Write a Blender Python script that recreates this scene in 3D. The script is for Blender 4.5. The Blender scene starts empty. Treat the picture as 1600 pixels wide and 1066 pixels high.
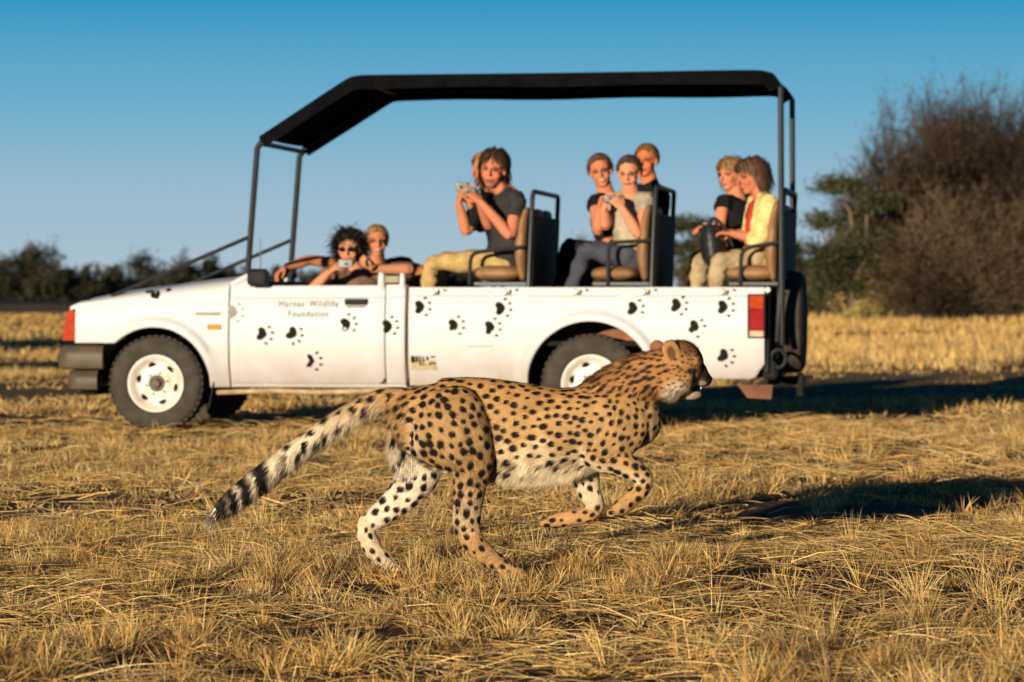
import bpy, math, random
import numpy as np
from mathutils import Vector, Matrix, kdtree

random.seed(7)
RNG = np.random.default_rng(11)
scene = bpy.context.scene
COL = scene.collection
PI = math.pi

# ---------------------------------------------------------------- camera, sky, sun, exposure
CAM_H = 1.0            # eye height (m)
FPX = 4950.0           # focal length in photo pixels (1600 px wide)
HZ = 450.0             # horizon row in the photo
cam_data = bpy.data.cameras.new('camera')
cam = bpy.data.objects.new('camera', cam_data)
COL.objects.link(cam)
cam.location = (0, 0, CAM_H)
cam.rotation_euler = (PI / 2, 0, 0)
cam_data.sensor_width = 36.0
cam_data.lens = 36.0 * FPX / 1600.0
cam_data.shift_y = -(533.0 - HZ) / 1600.0
cam_data.clip_start = 0.5
cam_data.clip_end = 12000
cam_data.dof.use_dof = True
cam_data.dof.focus_distance = 10.7
cam_data.dof.aperture_fstop = 5.2
cam_data.dof.aperture_blades = 7
scene.camera = cam

SUN_EL = math.radians(6.2)
SUN_AZ = math.radians(25.0)          # light travels away from the camera, 25 degrees to the right
LDIR = Vector((math.sin(SUN_AZ) * math.cos(SUN_EL), math.cos(SUN_AZ) * math.cos(SUN_EL), -math.sin(SUN_EL)))
sun_data = bpy.data.lights.new('sun', 'SUN')
sun_data.energy = 5.0
sun_data.angle = math.radians(0.55)
sun_data.color = (1.0, 0.855, 0.655)
sun = bpy.data.objects.new('sun', sun_data)
COL.objects.link(sun)
sun.location = (-10, -20, 12)
sun.rotation_euler = LDIR.to_track_quat('-Z', 'Y').to_euler()

world = bpy.data.worlds.new('World')
scene.world = world
world.use_nodes = True
wn, wl = world.node_tree.nodes, world.node_tree.links
wn.clear()
w_out = wn.new('ShaderNodeOutputWorld')
w_bg = wn.new('ShaderNodeBackground')
w_sky = wn.new('ShaderNodeTexSky')
w_sky.sky_type = 'NISHITA'
w_sky.sun_disc = False
w_sky.sun_elevation = SUN_EL
w_sky.sun_rotation = math.radians(205)
w_sky.altitude = 1300
w_sky.air_density = 1.0
w_sky.dust_density = 0.3
w_sky.ozone_density = 3.0
w_tc = wn.new('ShaderNodeTexCoord')
w_sep = wn.new('ShaderNodeSeparateXYZ')
w_ramp = wn.new('ShaderNodeValToRGB')
# clear evening sky: pale at the horizon, deepening steadily to the zenith
SKY_STOPS = [(0.0, (.30, .375, .425)), (0.025, (.235, .345, .425)), (0.055, (.115, .295, .42)), (0.092, (.016, .205, .375)), (0.20, (.004, .072, .185)), (0.5, (.003, .025, .080)), (1.0, (.002, .015, .052))]
while len(w_ramp.color_ramp.elements) < len(SKY_STOPS): w_ramp.color_ramp.elements.new(0.5)
for k_, (p_, c_) in enumerate(SKY_STOPS):
    w_ramp.color_ramp.elements[k_].position = p_; w_ramp.color_ramp.elements[k_].color = (*c_, 1)
w_mix = wn.new('ShaderNodeMix'); w_mix.data_type = 'RGBA'; w_mix.blend_type = 'ADD'; w_mix.inputs[0].default_value = 1.0
w_scl = wn.new('ShaderNodeVectorMath'); w_scl.operation = 'SCALE'; w_scl.inputs['Scale'].default_value = 0.0015
w_bg.inputs['Strength'].default_value = 1.0
wl.new(w_tc.outputs['Generated'], w_sep.inputs[0]); wl.new(w_sep.outputs['Z'], w_ramp.inputs[0])
wl.new(w_sky.outputs['Color'], w_scl.inputs[0])
wl.new(w_ramp.outputs['Color'], w_mix.inputs[6]); wl.new(w_scl.outputs[0], w_mix.inputs[7])
wl.new(w_mix.outputs[2], w_bg.inputs['Color'])
wl.new(w_bg.outputs['Background'], w_out.inputs['Surface'])

scene.view_settings.view_transform = 'Standard'
scene.view_settings.look = 'None'
scene.view_settings.exposure = 0.52
scene.view_settings.gamma = 1.0
scene.view_settings.use_curve_mapping = False
scene.cycles.use_denoising = True
scene.cycles.max_bounces = 5
scene.cycles.transparent_max_bounces = 6
scene.cycles.caustics_reflective = False
scene.cycles.caustics_refractive = False

# ---------------------------------------------------------------- helpers
def tag(o, label=None, cat=None, group=None, kind=None):
    if label: o['label'] = label
    if cat: o['category'] = cat
    if group: o['group'] = group
    if kind: o['kind'] = kind
    return o

def empty(name, loc, rz=0.0):
    o = bpy.data.objects.new(name, None)
    o.empty_display_size = 0.1
    COL.objects.link(o)
    o.location = loc
    o.rotation_euler = (0, 0, rz)
    return o

def link(name, me, mat=None, parent=None):
    o = bpy.data.objects.new(name, me)
    COL.objects.link(o)
    if mat is not None:
        me.materials.clear()
        me.materials.append(mat)
    if parent is not None:
        o.parent = parent
    return o

def smooth(me, on=True, angle=None):
    me.polygons.foreach_set('use_smooth', np.full(len(me.polygons), on, dtype=bool))
    if angle is not None:
        me.set_sharp_from_angle(angle=math.radians(angle))
    me.update()

def mesh_np(name, V, F, nsides=3):
    """fast mesh from numpy arrays; F is (n, nsides)"""
    me = bpy.data.meshes.new(name)
    V = np.asarray(V, dtype=np.float32); F = np.asarray(F, dtype=np.int32)
    me.vertices.add(len(V)); me.vertices.foreach_set('co', V.ravel())
    me.loops.add(F.size); me.loops.foreach_set('vertex_index', F.ravel())
    me.polygons.add(len(F))
    me.polygons.foreach_set('loop_start', np.arange(0, F.size, nsides, dtype=np.int32))
    me.polygons.foreach_set('loop_total', np.full(len(F), nsides, dtype=np.int32))
    me.update(calc_edges=True)
    return me

def set_col(me, name, rgb):
    rgb = np.asarray(rgb, dtype=np.float32)
    a = me.attributes.new(name, 'FLOAT_COLOR', 'POINT')
    c = np.ones((len(me.vertices), 4), dtype=np.float32)
    c[:, :3] = rgb
    a.data.foreach_set('color', c.ravel())

def coords(me):
    v = np.empty(len(me.vertices) * 3, dtype=np.float32)
    me.vertices.foreach_get('co', v)
    return v.reshape(-1, 3)

class MB:
    """collects shapes into one mesh"""
    def __init__(self):
        self.v = []; self.f = []
    def add(self, V, F):
        b = len(self.v)
        self.v.extend([tuple(map(float, p)) for p in V])
        self.f.extend([tuple(i + b for i in f) for f in F])
        return self
    def box(self, c, s, bev=0.0, rot=None):
        c = np.array(c, float); h = np.array(s, float) / 2
        if bev <= 0:
            V = np.array([[sx, sy, sz] for sx in (-1, 1) for sy in (-1, 1) for sz in (-1, 1)]) * h
            F = [(0, 1, 3, 2), (4, 6, 7, 5), (0, 4, 5, 1), (2, 3, 7, 6), (0, 2, 6, 4), (1, 5, 7, 3)]
        else:
            bm_v = []; idx = {}
            for sx in (-1, 1):
                for sy in (-1, 1):
                    for sz in (-1, 1):
                        for ax in range(3):
                            p = np.array([sx, sy, sz]) * h
                            q = np.array([sx, sy, sz]) * (h - bev)
                            q[ax] = p[ax]
                            idx[(sx, sy, sz, ax)] = len(bm_v); bm_v.append(q)
            V = np.array(bm_v); F = []
            S = (-1, 1)
            for ax in range(3):
                o = [i for i in range(3) if i != ax]
                for s in S:
                    q = []
                    for a, b in ((-1, -1), (1, -1), (1, 1), (-1, 1)):
                        k = [0, 0, 0]; k[ax] = s; k[o[0]] = a; k[o[1]] = b
                        q.append(idx[(k[0], k[1], k[2], ax)])
                    F.append(tuple(q))
            for ax in range(3):            # edges along ax
                o = [i for i in range(3) if i != ax]
                for a in S:
                    for b in S:
                        k0 = [0, 0, 0]; k0[o[0]] = a; k0[o[1]] = b
                        k1 = list(k0); k0[ax] = -1; k1[ax] = 1
                        F.append((idx[(*k0, o[0])], idx[(*k1, o[0])], idx[(*k1, o[1])], idx[(*k0, o[1])]))
            for a in S:
                for b in S:
                    for c_ in S:
                        F.append((idx[(a, b, c_, 0)], idx[(a, b, c_, 1)], idx[(a, b, c_, 2)]))
        if rot is not None:
            V = V @ np.array(rot.to_3x3()).T
        return self.add(V + c, F)
    def tube(self, pts, rad, n=10, up=(0, 1, 0), cap=True, rnd=True):
        V, F = tube_vf(pts, rad, n, up, cap, rnd)
        return self.add(V, F)
    def ell(self, c, r, rot=None, nu=16, nv=10):
        V = [(0, 0, -1)]
        for i in range(1, nv):
            t = -PI / 2 + PI * i / nv
            for j in range(nu):
                a = 2 * PI * j / nu
                V.append((math.cos(t) * math.cos(a), math.cos(t) * math.sin(a), math.sin(t)))
        V.append((0, 0, 1))
        F = []
        for j in range(nu):
            F.append((0, 1 + (j + 1) % nu, 1 + j))
            F.append((len(V) - 1, len(V) - 1 - nu + j, len(V) - 1 - nu + (j + 1) % nu))
        for i in range(nv - 2):
            for j in range(nu):
                a = 1 + i * nu + j; b = 1 + i * nu + (j + 1) % nu
                F.append((a, b, b + nu, a + nu))
        V = np.array(V) * np.array(r, float)
        if rot is not None:
            V = V @ np.array(rot.to_3x3()).T
        return self.add(V + np.array(c, float), F)
    def lathe(self, prof, n=48, c=(0, 0, 0), axis='y'):
        """prof: list of (radius, axial)"""
        V = []; F = []
        for (r, a) in prof:
            for j in range(n):
                t = 2 * PI * j / n
                V.append((c[0] + r * math.cos(t), c[1] + a, c[2] + r * math.sin(t)) if axis == 'y'
                         else (c[0] + r * math.cos(t), c[1] + r * math.sin(t), c[2] + a) if axis == 'z'
                         else (c[0] + a, c[1] + r * math.cos(t), c[2] + r * math.sin(t)))
        for i in range(len(prof) - 1):
            for j in range(n):
                k = (j + 1) % n
                F.append((i * n + j, i * n + k, (i + 1) * n + k, (i + 1) * n + j))
        return self.add(V, F)
    def prism(self, poly, y0, y1):
        """poly in (x, z), extruded along y"""
        n = len(poly)
        V = [(x, y0, z) for x, z in poly] + [(x, y1, z) for x, z in poly]
        F = [tuple(range(n)), tuple(range(2 * n - 1, n - 1, -1))]
        for i in range(n):
            j = (i + 1) % n
            F.append((i, n + i, n + j, j))
        return self.add(V, F)
    def mesh(self, name, ang=35):
        me = bpy.data.meshes.new(name)
        me.from_pydata(self.v, [], self.f)
        me.update()
        bm_fix(me)
        smooth(me, True, ang)
        return me
    def build(self, name, mat, parent=None, ang=35):
        return link(name, self.mesh(name, ang), mat, parent)

import bmesh
def bm_fix(me):
    bm = bmesh.new(); bm.from_mesh(me)
    bmesh.ops.recalc_face_normals(bm, faces=bm.faces)
    bm.to_mesh(me); bm.free(); me.update()

def nrm(v):
    v = np.asarray(v, float)
    return v / (np.linalg.norm(v) + 1e-12)

def tube_vf(pts, rad, n=10, up=(0, 1, 0), cap=True, rnd=True):
    P = np.asarray(pts, float); m = len(P)
    R = np.asarray(rad, float)
    if R.ndim == 0: R = np.full(m, float(R))
    if R.ndim == 1: R = np.stack([R, R], 1)
    T = np.gradient(P, axis=0) if m > 2 else np.repeat((P[1] - P[0])[None], 2, 0)
    T /= np.linalg.norm(T, axis=1)[:, None] + 1e-12
    rings = []
    up = np.asarray(up, float)
    ph = np.arange(n) * 2 * PI / n
    A = []
    for i in range(m):
        u = up if up.ndim == 1 else up[i]
        if abs(np.dot(u, T[i])) > 0.97:
            u = np.array([0.31, 0.2, 0.93])
        a = nrm(u - np.dot(u, T[i]) * T[i]); b = np.cross(T[i], a)
        A.append((a, b))
    def ring(i, off, sc):
        a, b = A[i]
        return P[i] + T[i] * off + np.outer(np.cos(ph), a) * R[i, 0] * sc + np.outer(np.sin(ph), b) * R[i, 1] * sc
    if cap and rnd:
        r0 = R[0].min(); r1 = R[-1].min()
        rings = [ring(0, -0.75 * r0, 0.45), ring(0, -0.45 * r0, 0.8)]
        rings += [ring(i, 0, 1) for i in range(m)]
        rings += [ring(m - 1, 0.45 * r1, 0.8), ring(m - 1, 0.75 * r1, 0.45)]
    else:
        rings = [ring(i, 0, 1) for i in range(m)]
    V = np.concatenate(rings); k = len(rings); F = []
    for i in range(k - 1):
        for j in range(n):
            q = (j + 1) % n
            F.append((i * n + j, i * n + q, (i + 1) * n + q, (i + 1) * n + j))
    if cap:
        F.append(tuple(range(n - 1, -1, -1)))
        F.append(tuple((k - 1) * n + j for j in range(n)))
    return V, F

def cr(P, m):
    """Catmull-Rom resampling of rows of P (any number of columns)"""
    P = np.asarray(P, float); n = len(P)
    if n == 2:
        t = np.linspace(0, 1, m)[:, None]
        return P[0] * (1 - t) + P[1] * t
    E = np.vstack([2 * P[0] - P[1], P, 2 * P[-1] - P[-2]])
    t = np.linspace(0, n - 1 - 1e-9, m)
    i = t.astype(int); u = (t - i)[:, None]
    a, b, c, d = E[i], E[i + 1], E[i + 2], E[i + 3]
    return 0.5 * (2 * b + (c - a) * u + (2 * a - 5 * b + 4 * c - d) * u ** 2 + (3 * b - a - 3 * c + d) * u ** 3)

def remesh(mb, voxel, it=4, factor=0.5):
    me = bpy.data.meshes.new('tmp')
    me.from_pydata(mb.v, [], mb.f); me.update()
    bm_fix(me)
    ob = bpy.data.objects.new('tmp', me); COL.objects.link(ob)
    m = ob.modifiers.new('r', 'REMESH'); m.mode = 'VOXEL'; m.voxel_size = voxel; m.adaptivity = 0
    if it:
        s = ob.modifiers.new('s', 'SMOOTH'); s.iterations = it; s.factor = factor
    dg = bpy.context.evaluated_depsgraph_get()
    out = bpy.data.meshes.new_from_object(ob.evaluated_get(dg))
    bpy.data.objects.remove(ob); bpy.data.meshes.remove(me)
    smooth(out)
    return out

def vnoise(P, s, seed=0):
    """cheap smooth pseudo noise in about -1..1"""
    P = np.asarray(P, float) * s
    r = np.random.default_rng(seed)
    o = np.zeros(len(P))
    for k in range(6):
        d = r.normal(size=P.shape[1]); d /= np.linalg.norm(d); d *= r.uniform(0.6, 1.9)
        o += np.sin(P @ d + r.uniform(0, 6.28) + 1.3 * np.sin(P @ r.normal(size=P.shape[1]) * 0.6 + r.uniform(0, 6)))
    return o / 3.0

def sst(a, b, x):
    t = np.clip((np.asarray(x, float) - a) / (b - a), 0, 1)
    return t * t * (3 - 2 * t)

# ---------------------------------------------------------------- materials
def new_mat(name):
    m = bpy.data.materials.new(name); m.use_nodes = True
    return m, m.node_tree.nodes, m.node_tree.links, m.node_tree.nodes['Principled BSDF']

def mat(name, col, rough=0.6, var=0.12, scale=8.0, bump=0.0, bscale=60.0, metal=0.0, spec=0.5, col2=None, coat=0.0):
    m, n, l, b = new_mat(name)
    tc = n.new('ShaderNodeTexCoord')
    nz = n.new('ShaderNodeTexNoise'); nz.inputs['Scale'].default_value = scale; nz.inputs['Detail'].default_value = 6
    l.new(tc.outputs['Object'], nz.inputs['Vector'])
    mx = n.new('ShaderNodeMix'); mx.data_type = 'RGBA'
    c2 = col2 if col2 else tuple(c * (1 - var * 2) for c in col)
    c1 = col if col2 else tuple(min(1, c * (1 + var)) for c in col)
    mx.inputs[6].default_value = (*c1, 1); mx.inputs[7].default_value = (*c2, 1)
    rp = n.new('ShaderNodeMapRange'); rp.inputs[1].default_value = 0.35; rp.inputs[2].default_value = 0.7
    l.new(nz.outputs['Fac'], rp.inputs[0]); l.new(rp.outputs[0], mx.inputs[0])
    l.new(mx.outputs[2], b.inputs['Base Color'])
    b.inputs['Roughness'].default_value = rough; b.inputs['Metallic'].default_value = metal
    b.inputs['Specular IOR Level'].default_value = spec
    b.inputs['Coat Weight'].default_value = coat
    if bump:
        n2 = n.new('ShaderNodeTexNoise'); n2.inputs['Scale'].default_value = bscale; n2.inputs['Detail'].default_value = 4
        l.new(tc.outputs['Object'], n2.inputs['Vector'])
        bp = n.new('ShaderNodeBump'); bp.inputs['Strength'].default_value = bump; bp.inputs['Distance'].default_value = 0.01
        l.new(n2.outputs['Fac'], bp.inputs['Height']); l.new(bp.outputs['Normal'], b.inputs['Normal'])
    return m

def mat_attr(name, attr='col', rough=0.7, spec=0.3, trans=0.0, bump=0.0, bscale=200.0):
    m, n, l, b = new_mat(name)
    at = n.new('ShaderNodeAttribute'); at.attribute_name = attr
    l.new(at.outputs['Color'], b.inputs['Base Color'])
    b.inputs['Roughness'].default_value = rough
    b.inputs['Specular IOR Level'].default_value = spec
    if bump:
        tc = n.new('ShaderNodeTexCoord')
        n2 = n.new('ShaderNodeTexNoise'); n2.inputs['Scale'].default_value = bscale; n2.inputs['Detail'].default_value = 3
        l.new(tc.outputs['Object'], n2.inputs['Vector'])
        bp = n.new('ShaderNodeBump'); bp.inputs['Strength'].default_value = bump; bp.inputs['Distance'].default_value = 0.005
        l.new(n2.outputs['Fac'], bp.inputs['Height']); l.new(bp.outputs['Normal'], b.inputs['Normal'])
    if trans:
        tr = n.new('ShaderNodeBsdfTranslucent'); l.new(at.outputs['Color'], tr.inputs['Color'])
        mx = n.new('ShaderNodeMixShader'); mx.inputs[0].default_value = trans
        l.new(b.outputs[0], mx.inputs[1]); l.new(tr.outputs[0], mx.inputs[2])
        l.new(mx.outputs[0], n['Material Output'].inputs['Surface'])
    return m
# ---------------------------------------------------------------- ground
def terrain(X, Y):
    X = np.asarray(X, float); Y = np.asarray(Y, float)
    P = np.stack([X.ravel(), Y.ravel()], 1)
    z = 0.018 * vnoise(P, 2.3, 3) + 0.012 * vnoise(P, 6.0, 4)
    z = z.reshape(X.shape) * sst(6, 8, Y)
    z = z + 0.55 * sst(40, 74, Y) * sst(1.5, 9, X)
    return z

def axis_steps(lo, hi, d0, g):
    out = [0.0]; d = d0
    while out[-1] < hi:
        out.append(out[-1] + d); d *= g
    return np.array(out)

xs = axis_steps(0, 3000, 0.12, 1.045); xs = np.concatenate([-xs[:0:-1], xs])
ys = axis_steps(0, 6000, 0.12, 1.022) - 3.0
ys = np.concatenate([[-400, -60, -12], ys])
GX, GY = np.meshgrid(xs, ys)
GZ = terrain(GX, GY)
nx, ny = len(xs), len(ys)
ii = (np.arange(ny - 1)[:, None] * nx + np.arange(nx - 1)[None]).ravel()
g_me = mesh_np('ground', np.stack([GX.ravel(), GY.ravel(), GZ.ravel()], 1), np.stack([ii, ii + 1, ii + nx + 1, ii + nx], 1), 4)
smooth(g_me)

gm, n, l, b = new_mat('savanna_soil')
tc = n.new('ShaderNodeTexCoord'); geo = n.new('ShaderNodeNewGeometry')
sp = n.new('ShaderNodeSeparateXYZ'); l.new(geo.outputs['Position'], sp.inputs[0])
def noise_node(sx, sy, detail=6, rough=0.6):
    mp = n.new('ShaderNodeMapping'); mp.inputs['Scale'].default_value = (sx, sy, sx)
    l.new(geo.outputs['Position'], mp.inputs['Vector'])
    q = n.new('ShaderNodeTexNoise'); q.inputs['Scale'].default_value = 1.0; q.inputs['Detail'].default_value = detail; q.inputs['Roughness'].default_value = rough
    l.new(mp.outputs[0], q.inputs['Vector']); return q.outputs['Fac']
def ramp(fac, stops):
    r = n.new('ShaderNodeValToRGB'); l.new(fac, r.inputs[0])
    e = r.color_ramp.elements
    while len(e) < len(stops): e.new(0.5)
    for k, (p, c) in enumerate(stops):
        e[k].position = p; e[k].color = (*c, 1)
    return r.outputs['Color']
def mix(a, b_, fac):
    q = n.new('ShaderNodeMix'); q.data_type = 'RGBA'; l.new(a, q.inputs[6]); l.new(b_, q.inputs[7])
    if isinstance(fac, float): q.inputs[0].default_value = fac
    else: l.new(fac, q.inputs[0])
    return q.outputs[2]
def rng(v, a, b_):
    q = n.new('ShaderNodeMapRange'); q.interpolation_type = 'SMOOTHSTEP'; q.inputs[1].default_value = a; q.inputs[2].default_value = b_
    l.new(v, q.inputs[0]); return q.outputs[0]
soil = ramp(noise_node(5, 5), [(0.25, (.034, .022, .015)), (0.5, (.080, .052, .032)), (0.75, (.16, .105, .06))])
dry = ramp(noise_node(0.35, 0.12), [(0.3, (.12, .075, .03)), (0.5, (.34, .21, .075)), (0.7, (.46, .30, .11))])
dryf = ramp(noise_node(0.02, 0.055, 5, 0.7), [(0.34, (.045, .035, .022)), (0.46, (.16, .095, .05)), (0.56, (.40, .25, .09)), (0.68, (.30, .17, .085))])
far = rng(sp.outputs['Y'], 55, 110)
midf = rng(sp.outputs['Y'], 22, 50)
dark = n.new('ShaderNodeRGB'); dark.outputs[0].default_value = (.035, .028, .018, 1)
c = mix(soil, dry, midf)
c = mix(c, dryf, far)
c = mix(c, dark.outputs[0], rng(sp.outputs['Y'], 150, 240))
l.new(c, b.inputs['Base Color']); b.inputs['Roughness'].default_value = 0.95; b.inputs['Specular IOR Level'].default_value = 0.1
bp = n.new('ShaderNodeBump'); bp.inputs['Strength'].default_value = 0.7; bp.inputs['Distance'].default_value = 0.03
l.new(noise_node(26, 26), bp.inputs['Height']); l.new(bp.outputs[0], b.inputs['Normal'])
tag(link('ground', g_me, gm), kind='structure')

# ---------------------------------------------------------------- dry grass: every blade real, one countless mass
PAL = np.array([(.76, .48, .14), (.82, .58, .22), (.60, .35, .10), (.30, .165, .065), (.76, .51, .18), (.44, .27, .11), (.17, .095, .045), (.86, .67, .34)])
PAL = PAL * np.array([.97, .92, .86])
GRASS_V, GRASS_F, GRASS_C = [], [], []
gbase = 0
def blades(pos, h, az, lean, width, colr, segs=2):
    """curved tapered ribbons; pos (n,3); lean 0 upright .. 1 flat"""
    global gbase
    nb = len(pos)
    d = np.stack([np.cos(az), np.sin(az), np.zeros(nb)], 1)
    sa = az + PI / 2 + RNG.normal(0, 0.7, nb)
    roll = RNG.uniform(-PI / 2, PI / 2, nb) * np.clip(np.sin(np.clip(lean, 0, 1.5)), 0, 1)
    side = np.stack([np.cos(sa) * np.cos(roll), np.sin(sa) * np.cos(roll), np.sin(roll)], 1) * (width / 2)[:, None]
    rows = []
    th0 = lean * 0.9; th1 = np.clip(lean * 1.5, 0, 1.62)
    up = np.array([0, 0, 1.0])
    p = pos.copy(); rows.append((p, 1.0))
    for s in range(segs):
        t = (s + 0.5) / segs
        th = th0 * (1 - t) + th1 * t
        p = p + (d * np.sin(th)[:, None] + up * np.cos(th)[:, None]) * (h / segs)[:, None]
        p[:, 2] = np.maximum(p[:, 2], pos[:, 2] + 0.002)
        rows.append((p, 1 - 0.45 * (s + 1) / segs))
    V = []
    for k in range(segs):
        V += [rows[k][0] - side * rows[k][1], rows[k][0] + side * rows[k][1]]
    V.append(rows[-1][0])
    V = np.stack(V, 1)                       # n, 2*segs+1, 3
    m = 2 * segs + 1
    F = []
    for k in range(segs - 1):
        F += [(2 * k, 2 * k + 1, 2 * k + 3), (2 * k, 2 * k + 3, 2 * k + 2)]
    F.append((2 * segs - 2, 2 * segs - 1, 2 * segs))
    F = np.array(F)
    FF = (np.arange(nb)[:, None, None] * m + F[None]).reshape(-1, 3) + gbase
    GRASS_V.append(V.reshape(-1, 3)); GRASS_F.append(FF)
    GRASS_C.append(np.repeat(colr, m, 0)); gbase += nb * m

def wedge(ncount, y0, y1, margin):
    """points evenly over the ground the camera can see, plus a margin at both sides"""
    out = np.zeros((0, 2))
    while len(out) < ncount:
        k = ncount
        y = np.sqrt(RNG.uniform(y0 ** 2, y1 ** 2, k)) if margin < 1.5 else RNG.uniform(y0, y1, k)
        w = 0.165 * y + margin
        x = RNG.uniform(-1, 1, k) * (0.165 * y1 + margin)
        keep = np.abs(x) < w
        out = np.vstack([out, np.stack([x, y], 1)[keep]])
    return out[:ncount]

def colours(nb, key, spread=0.12, bias=None):
    """blade colours: each clump leans to one straw tone"""
    idx = RNG.choice(len(PAL), nb, p=bias)
    c = PAL[idx] * 0.45 + PAL[key % len(PAL)] * 0.55
    return np.clip(c * RNG.uniform(1 - 2 * spread, 1 + spread, (nb, 1)), 0.01, 0.9)

def clump_field(nclump, per, y0, y1, margin, hmin, hmax, rad, wid, segs, lean_lo, lean_hi, patch_s):
    c = wedge(nclump * 2, y0, y1, margin)
    dens = vnoise(c, patch_s, 21) + 0.6 * vnoise(c, patch_s * 2.7, 22)
    order = np.argsort(-(dens + RNG.normal(0, 0.55, len(c))))[:nclump]
    c = c[order]; dens = dens[order]
    hs = np.clip(hmin + (hmax - hmin) * (0.4 + 0.3 * dens + RNG.normal(0, 0.22, nclump)), hmin * 0.7, hmax * 1.25)
    npc = np.maximum(3, (per * RNG.uniform(0.4, 1.5, nclump))).astype(int)
    ci = np.repeat(np.arange(nclump), npc)
    nb = len(ci)
    ang = RNG.uniform(0, 2 * PI, nb); rr = np.abs(RNG.normal(0, 1, nb)) * rad * RNG.uniform(0.5, 1.4, nclump)[ci]
    x = c[ci, 0] + np.cos(ang) * rr; y = c[ci, 1] + np.sin(ang) * rr
    z = terrain(x, y) - 0.004
    h = hs[ci] * RNG.uniform(0.45, 1.15, nb)
    az = ang + RNG.normal(0, 0.9, nb)
    lean = RNG.uniform(lean_lo, lean_hi, nb) + 0.25 * np.clip(rr / (rad * 1.5), 0, 1)
    key = RNG.integers(0, len(PAL), nclump)[ci]
    blades(np.stack([x, y, z], 1), h, az, lean, wid * RNG.uniform(0.6, 1.3, nb), colours(nb, key), segs)

def litter(nb, y0, y1, margin, lmin, lmax, wid):
    """broken straws lying almost flat"""
    c = wedge(nb * 2, y0, y1, margin)
    c = c[np.argsort(-(vnoise(c, 1.3, 27) + RNG.normal(0, .5, len(c))))[:nb]]
    z = terrain(c[:, 0], c[:, 1]) + RNG.uniform(0.0, 0.035, nb)
    az = RNG.normal(0.3, 1.1, nb) + np.where(RNG.random(nb) < 0.5, PI, 0)
    blades(np.stack([c[:, 0], c[:, 1], z], 1), RNG.uniform(lmin, lmax, nb), az, RNG.uniform(1.25, 1.7, nb),
           wid * RNG.uniform(0.5, 1.2, nb), colours(nb, RNG.integers(0, 8, nb), 0.2), 2)

clump_field(860, 74, 7.0, 13.2, 1.1, 0.040, 0.105, 0.085, 0.0036, 3, 0.35, 1.30, 1.5)
clump_field(930, 70, 7.0, 13.2, 1.1, 0.055, 0.125, 0.042, 0.0032, 3, 0.12, 0.95, 1.6)
clump_field(150, 60, 7.0, 13.2, 1.1, 0.12, 0.19, 0.035, 0.0028, 3, 0.1, 0.8, 1.2)
litter(23000, 7.0, 13.2, 1.1, 0.06, 0.28, 0.0032)
clump_field(2900, 42, 13.2, 24.0, 2.2, 0.035, 0.13, 0.095, 0.0052, 2, 0.25, 1.1, 1.1)
litter(15000, 13.2, 24.0, 2.2, 0.1, 0.32, 0.005)
clump_field(750, 52, 11.8, 21.0, 1.6, 0.05, 0.15, 0.05, 0.0042, 2, 0.12, 0.9, 2.3)
clump_field(5600, 22, 24.0, 46.0, 4.0, 0.05, 0.15, 0.16, 0.010, 2, 0.3, 1.1, 0.5)
# taller golden stand on the right, towards the thicket
def tall_stand(nb, y0, y1, hmin, hmax, wid):
    c = wedge(nb * 3, y0, y1, 3.0)
    p = sst(1.0, 5.0, c[:, 0]) * sst(y0, y0 + 8, c[:, 1]) + 0.05
    c = c[RNG.random(len(c)) < p][:nb]
    k = len(c)
    pn = 0.65 + 0.4 * vnoise(c, 0.7, 31)
    z = terrain(c[:, 0], c[:, 1])
    blades(np.stack([c[:, 0], c[:, 1], z], 1), RNG.uniform(hmin, hmax, k) * pn, RNG.uniform(0, 6.28, k), RNG.uniform(0.05, 0.55, k),
           wid * RNG.uniform(0.6, 1.3, k), colours(k, RNG.choice([0, 1, 2, 4, 5, 7], k), 0.2), 2)
tall_stand(60000, 36, 78, 0.08, 0.26, 0.016)
# short sparse cover further left and beyond
c_ = wedge(26000, 46, 120, 4.0)
z_ = terrain(c_[:, 0], c_[:, 1])
blades(np.stack([c_[:, 0], c_[:, 1], z_], 1), RNG.uniform(0.04, 0.11, len(c_)) * (1 + 1.2 * sst(0, 5, c_[:, 0])), RNG.uniform(0, 6.28, len(c_)), RNG.uniform(0.1, 0.9, len(c_)),
       np.full(len(c_), 0.05), colours(len(c_), np.zeros(len(c_), int), 0.15), 1)
gr_me = mesh_np('dry_grass', np.concatenate(GRASS_V), np.concatenate(GRASS_F), 3)
set_col(gr_me, 'col', np.concatenate(GRASS_C))
GM = mat_attr('straw_blades', 'col', 0.65, 0.25, trans=0.18)
tag(link('dry_grass', gr_me, GM), 'dry golden savanna grass covering the open plain', 'grass', kind='stuff')
del GRASS_V, GRASS_F, GRASS_C

# ---------------------------------------------------------------- bushes and trees
def ribbons(S, D, L, W, bend, rng):
    """thin bent twigs: start, direction, length, width -> (V, F, end points, mid points)"""
    k = len(S)
    side = np.cross(D, rng.normal(size=(k, 3))); side /= np.linalg.norm(side, axis=1)[:, None] + 1e-9
    B = rng.normal(size=(k, 3)) * bend
    M = S + D * (L * 0.5)[:, None] + B * (L * 0.25)[:, None]
    E = S + D * L[:, None] + B * (L * 0.15)[:, None] + np.array([0, 0, 0.06]) * L[:, None]
    w = side * W[:, None] / 2
    V = np.stack([S - w, S + w, M - w * 0.7, M + w * 0.7, E], 1)
    F = np.array([(0, 1, 3), (0, 3, 2), (2, 3, 4)])
    FF = (np.arange(k)[:, None, None] * 5 + F[None]).reshape(-1, 3)
    return V.reshape(-1, 3), FF, M, E

def unit(V):
    return V / (np.linalg.norm(V, axis=1)[:, None] + 1e-9)

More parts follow.
